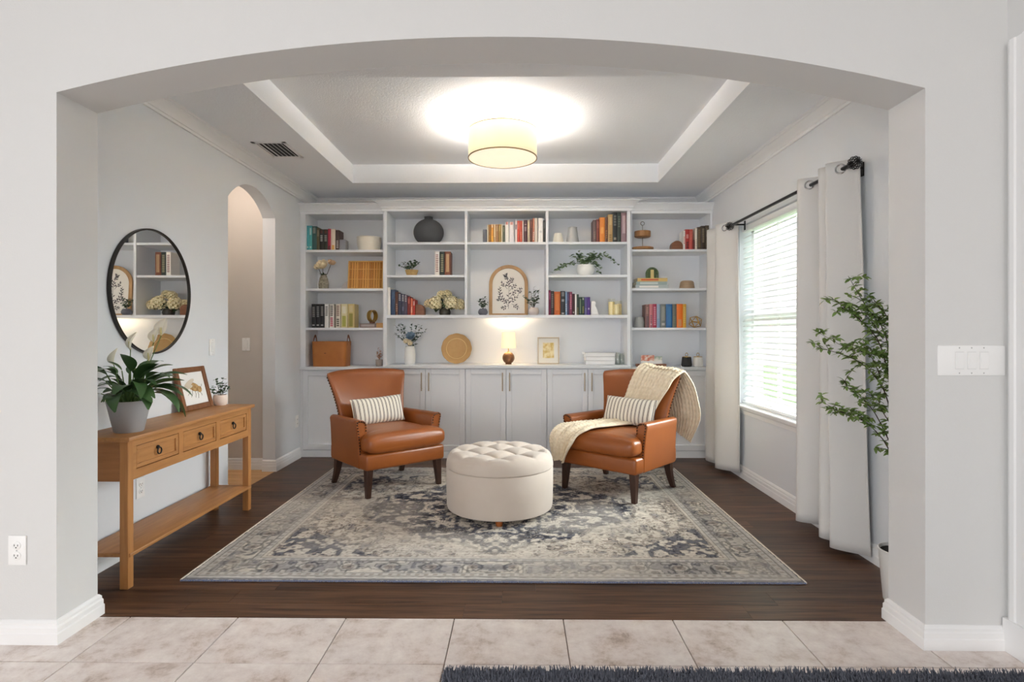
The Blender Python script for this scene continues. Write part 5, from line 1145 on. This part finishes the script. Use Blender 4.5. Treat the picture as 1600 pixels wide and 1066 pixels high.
# ------------------------------------------------------------------ knitted throw
rows = [((.14, .535, .42), (.33, .52, .31)), ((.10, .535, .55), (.43, .465, .50)), ((.06, .525, .72), (.445, .41, .68)), ((.01, .505, .87), (.41, .365, .82)), ((-.03, .445, .925), (.375, .325, .889)),
        ((-.045, .330, .89), (.345, .235, .845)), ((-.07, .270, .76), (.305, .17, .755)), ((-.10, .215, .64), (.235, .155, .63)), ((-.13, .170, .545), (.16, .155, .535)), ((-.175, .08, .50), (.10, .08, .502)),
        ((-.235, -.06, .490), (.045, -.07, .498)), ((-.305, -.20, .488), (-.01, -.24, .496)), ((-.335, -.31, .482), (-.055, -.345, .478)), ((-.35, -.395, .445), (-.10, -.405, .43)), ((-.352, -.418, .36), (-.155, -.415, .35)), ((-.325, -.412, .245), (-.21, -.41, .232))]
Lp, Rp = [Vector(a) for a, _ in rows], [Vector(b_) for _, b_ in rows]
NU, NV = 190, 240; tv = []
for j in range(NV):
    t_ = j / (NV - 1); l_, r_ = cat(Lp, t_), cat(Rp, t_); l2, r2 = cat(Lp, min(1, t_ + .01)), cat(Rp, min(1, t_ + .01)); l0, r0 = cat(Lp, max(0, t_ - .01)), cat(Rp, max(0, t_ - .01))
    nrm = ((l2 + r2) - (l0 + r0)).cross(r_ - l_).normalized(); 
    if nrm.length < .5: nrm = Vector((0, 0, 1))
    if j == 0: pn = nrm
    if nrm.dot(pn) < 0: nrm = -nrm
    pn = nrm
    gather = .007 + .024 * (max(0, t_ - .55) / .45)
    for i in range(NU):
        u = i / (NU - 1); p = l_.lerp(r_, u)
        rib = .016 * math.copysign(abs(math.sin(u * math.pi * 12)) ** .55, 1) * (1 + .22 * math.sin(t_ * 380)) - .004; fold = gather * (math.sin(u * 9 + t_ * 5) * .6 + math.sin(u * 21 - t_ * 6) * .4)
        p = p + nrm * (rib + fold + .003) + Vector((.004 * math.sin(t_ * 60 + u * 3) * (u < .03 or u > .97), 0, 0))
        # hollow of the barrel back and the wing
        if t_ < .60 and t_ > .30: p.y += .03 * math.sin(math.pi * u) * min(1, (.60 - t_) / .1)
        tv.append(tuple(p))
tf = [(j * NU + i, j * NU + i + 1, (j + 1) * NU + i + 1, (j + 1) * NU + i) for j in range(NV - 1) for i in range(NU - 1)]
mb = MB().add(tv, tf)
o = mb.build('knit_throw', M('knit_cream', (238, 226, 204), .95, var=((222, 206, 178), 30, 2), bump=(160, .5)), fix=False, ang=180, solid=.005, loc=(AR[0], AR[1], RT), rot=(0, 0, R(-41.5)))
tag(o, 'chunky cream ribbed knit throw draped over the right armchair', 'throw')

# ------------------------------------------------------------------ tufted ottoman
ot = thing('tufted_ottoman', 'round cream storage ottoman with button tufted lid', 'ottoman', (-.125, 3.82, RT)); ro = .357
m_lin = M('linen_cream', (200, 188, 176), .85, var=((192, 179, 166), 6, 1.6), bump=(420, .2), sheen=.2)
MB().lathe([(.0001, .032), (ro - .02, .032), (ro - .008, .040), (ro - .003, .06), (ro, .18), (ro, .296), (ro - .006, .304), (.0001, .304)], 96, caps=False).build('body', m_lin, ot)
MB().ring((0, 0, .308), ro - .010, .004, 'z', 96, 8).build('piping', m_lin, ot)
sp_ = .118
def tuft(x, y):
    a_, b_ = (x / sp_ + y / sp_) * math.pi / 2 * 1.0, (x / sp_ - y / sp_) * math.pi / 2 * 1.0
    return (abs(math.sin(a_)) * abs(math.sin(b_))) ** .38 if True else 0
NR, NA = 60, 144; vs = [(0, 0, .40)]
def lidz(r, x, y):
    q = r / ro; edge = max(0, (q - .80) / .20); base = .312 + .098 * math.sqrt(max(0, 1 - edge ** 2.6)) + .012 * (1 - q * q)
    k = max(0, min(1, (1 - q) / .25)); return base - .030 * (1 - tuft(x, y)) * k
vs = [(0, 0, lidz(0, 0, 0))]; fs = []
for i in range(1, NR + 1):
    r_ = ro * 1.002 * math.sin(math.pi / 2 * i / NR) ** .9 if i < NR else ro * 1.002
    for j in range(NA): a_ = 2 * math.pi * j / NA; x, y = r_ * math.cos(a_), r_ * math.sin(a_); vs.append((x, y, lidz(r_ / 1.002, x, y)))
for j in range(NA):
    k = (j + 1) % NA; fs.append((0, 1 + j, 1 + k))
    for i in range(NR - 1): fs.append((1 + i * NA + j, 1 + (i + 1) * NA + j, 1 + (i + 1) * NA + k, 1 + i * NA + k))
fs.append([1 + (NR - 1) * NA + j for j in range(NA)][::-1])
lid = MB().add(vs, fs).build('lid', m_lin, ot, ang=75)
bt = MB().ball((0, 0, 0), (.011, .011, .006), 12, 6).mesh('button', m_lin)
for i in range(-4, 5):
    for j in range(-4, 5):
        if (i + j) % 2: continue
        x, y = i * sp_, j * sp_
        if math.hypot(x, y) < ro * .82: link('button', bt, lid, (x, y, lidz(math.hypot(x, y), x, y) + .003))
for k in range(4):
    a_ = R(-90) + k * math.pi / 2 + .02; MB().lathe([(.0001, 0), (.019, 0), (.021, .004), (.025, .034), (.0001, .034)], 20, c=((ro - .045) * math.cos(a_), (ro - .045) * math.sin(a_), 0), caps=False).build('foot', M('foot_amber', (150, 84, 36), .4), ot)

# ------------------------------------------------------------------ tall branch plant behind the right jamb
tp = thing('branch_plant', 'tall airy green branch plant in a white pot behind the arch jamb', 'potted plant', (1.715, 2.56, 0))
MB().lathe([(.0001, 0), (.070, 0), (.074, .006), (.092, .22), (.096, .232), (.090, .234), (.086, .215)], 36).build('pot', m_white, tp); MB().lathe([(.0001, .218), (.087, .22)], 24).build('soil', M('soil_black', (28, 25, 24), .95, bump=(80, .6)), tp)
rn = random.Random(77); s1, l1 = MB(), MB()
m_bl = M('branch_leaf', (92, 128, 62), .55, var=((132, 150, 82), 14, 2)); m_bt = M('branch_twig', (62, 48, 40), .7)
def P3(px, py, y): return Vector((X(px, y) - 1.715, y - 2.56, Z(py, y)))
def cluster(p, n, s):
    for k in range(n): put(l1, leaf(s * rn.uniform(.75, 1.2), s * .42, .45, .25, 4), aim(p, rn.uniform(0, 6.283), rn.uniform(-.5, .9), rn.uniform(-.6, .6)))
def branch(pts, r0, ncl, sub=True, s=.033):
    pts = [Vector(p) for p in pts]; lo = .42 if pts[0].z < .3 else .08; C = [cat(pts, k / 14) for k in range(15)]; s1.tube(C, [r0 * (1 - .75 * k / 14) for k in range(15)], 5)
    for k in range(ncl):
        t_ = lo + (1 - lo) * (k + rn.uniform(0, .5)) / ncl; p = cat(pts, min(1, t_))
        if sub:
            d = Vector((rn.uniform(-1, 1), rn.uniform(-.8, .8), rn.uniform(-.1, .9))).normalized() * rn.uniform(.02, .07); e = p + d; s1.tube([p, p + d * .5 + Vector((0, 0, .004)), e], [.0016, .0013, .0009], 4); cluster(e, 6, s); cluster(p + d * .5, 3, s)
        cluster(p, 5, s)
y_ = 2.62
base = [Vector((-.03 + .012 * k, .02 - .006 * k, .215)) for k in range(5)]
hub = P3(1384, 700, y_)
branch([base[0], Vector((-.03, .03, .5)), hub, P3(1345, 656, y_), P3(1302, 640, y_ - .02)], .0045, 9); branch([base[1], Vector((-.02, .05, .55)), P3(1386, 640, y_), P3(1365, 590, y_), P3(1330, 560, y_), P3(1272, 537 + 5, y_)], .0042, 12)
branch([base[2], Vector((-.02, .03, .6)), P3(1388, 620, y_), P3(1372, 540, y_), P3(1340, 500, y_), P3(1296, 466, y_)], .0042, 13); branch([base[3], Vector((0, .03, .6)), P3(1392, 600, y_), P3(1378, 520, y_), P3(1350, 480, y_), P3(1322, 432, y_)], .0042, 14)
branch([base[4], Vector((.02, .02, .7)), P3(1400, 620, y_), P3(1395, 540, y_), P3(1385, 500, y_), P3(1362, 470, y_)], .004, 12); branch([P3(1386, 690, y_), P3(1360, 640, y_), P3(1330, 612, y_), P3(1310, 596, y_)], .0028, 9)
branch([P3(1350, 658, y_), P3(1320, 648, y_), P3(1276, 624, y_)], .002, 6); branch([P3(1372, 590, y_), P3(1355, 555, y_), P3(1318, 543, y_), P3(1268, 515, y_)], .0024, 8)
branch([P3(1386, 660, y_), P3(1370, 630, y_), P3(1375, 600, y_)], .0024, 6); branch([P3(1378, 560, y_), P3(1360, 548, y_), P3(1345, 552, y_)], .002, 6); branch([P3(1376, 530, y_), P3(1345, 490, y_), P3(1300, 488, y_)], .002, 7)
s1.build('stems', m_bt, tp); l1.build('foliage', m_bl, tp, fix=False, kind='stuff')
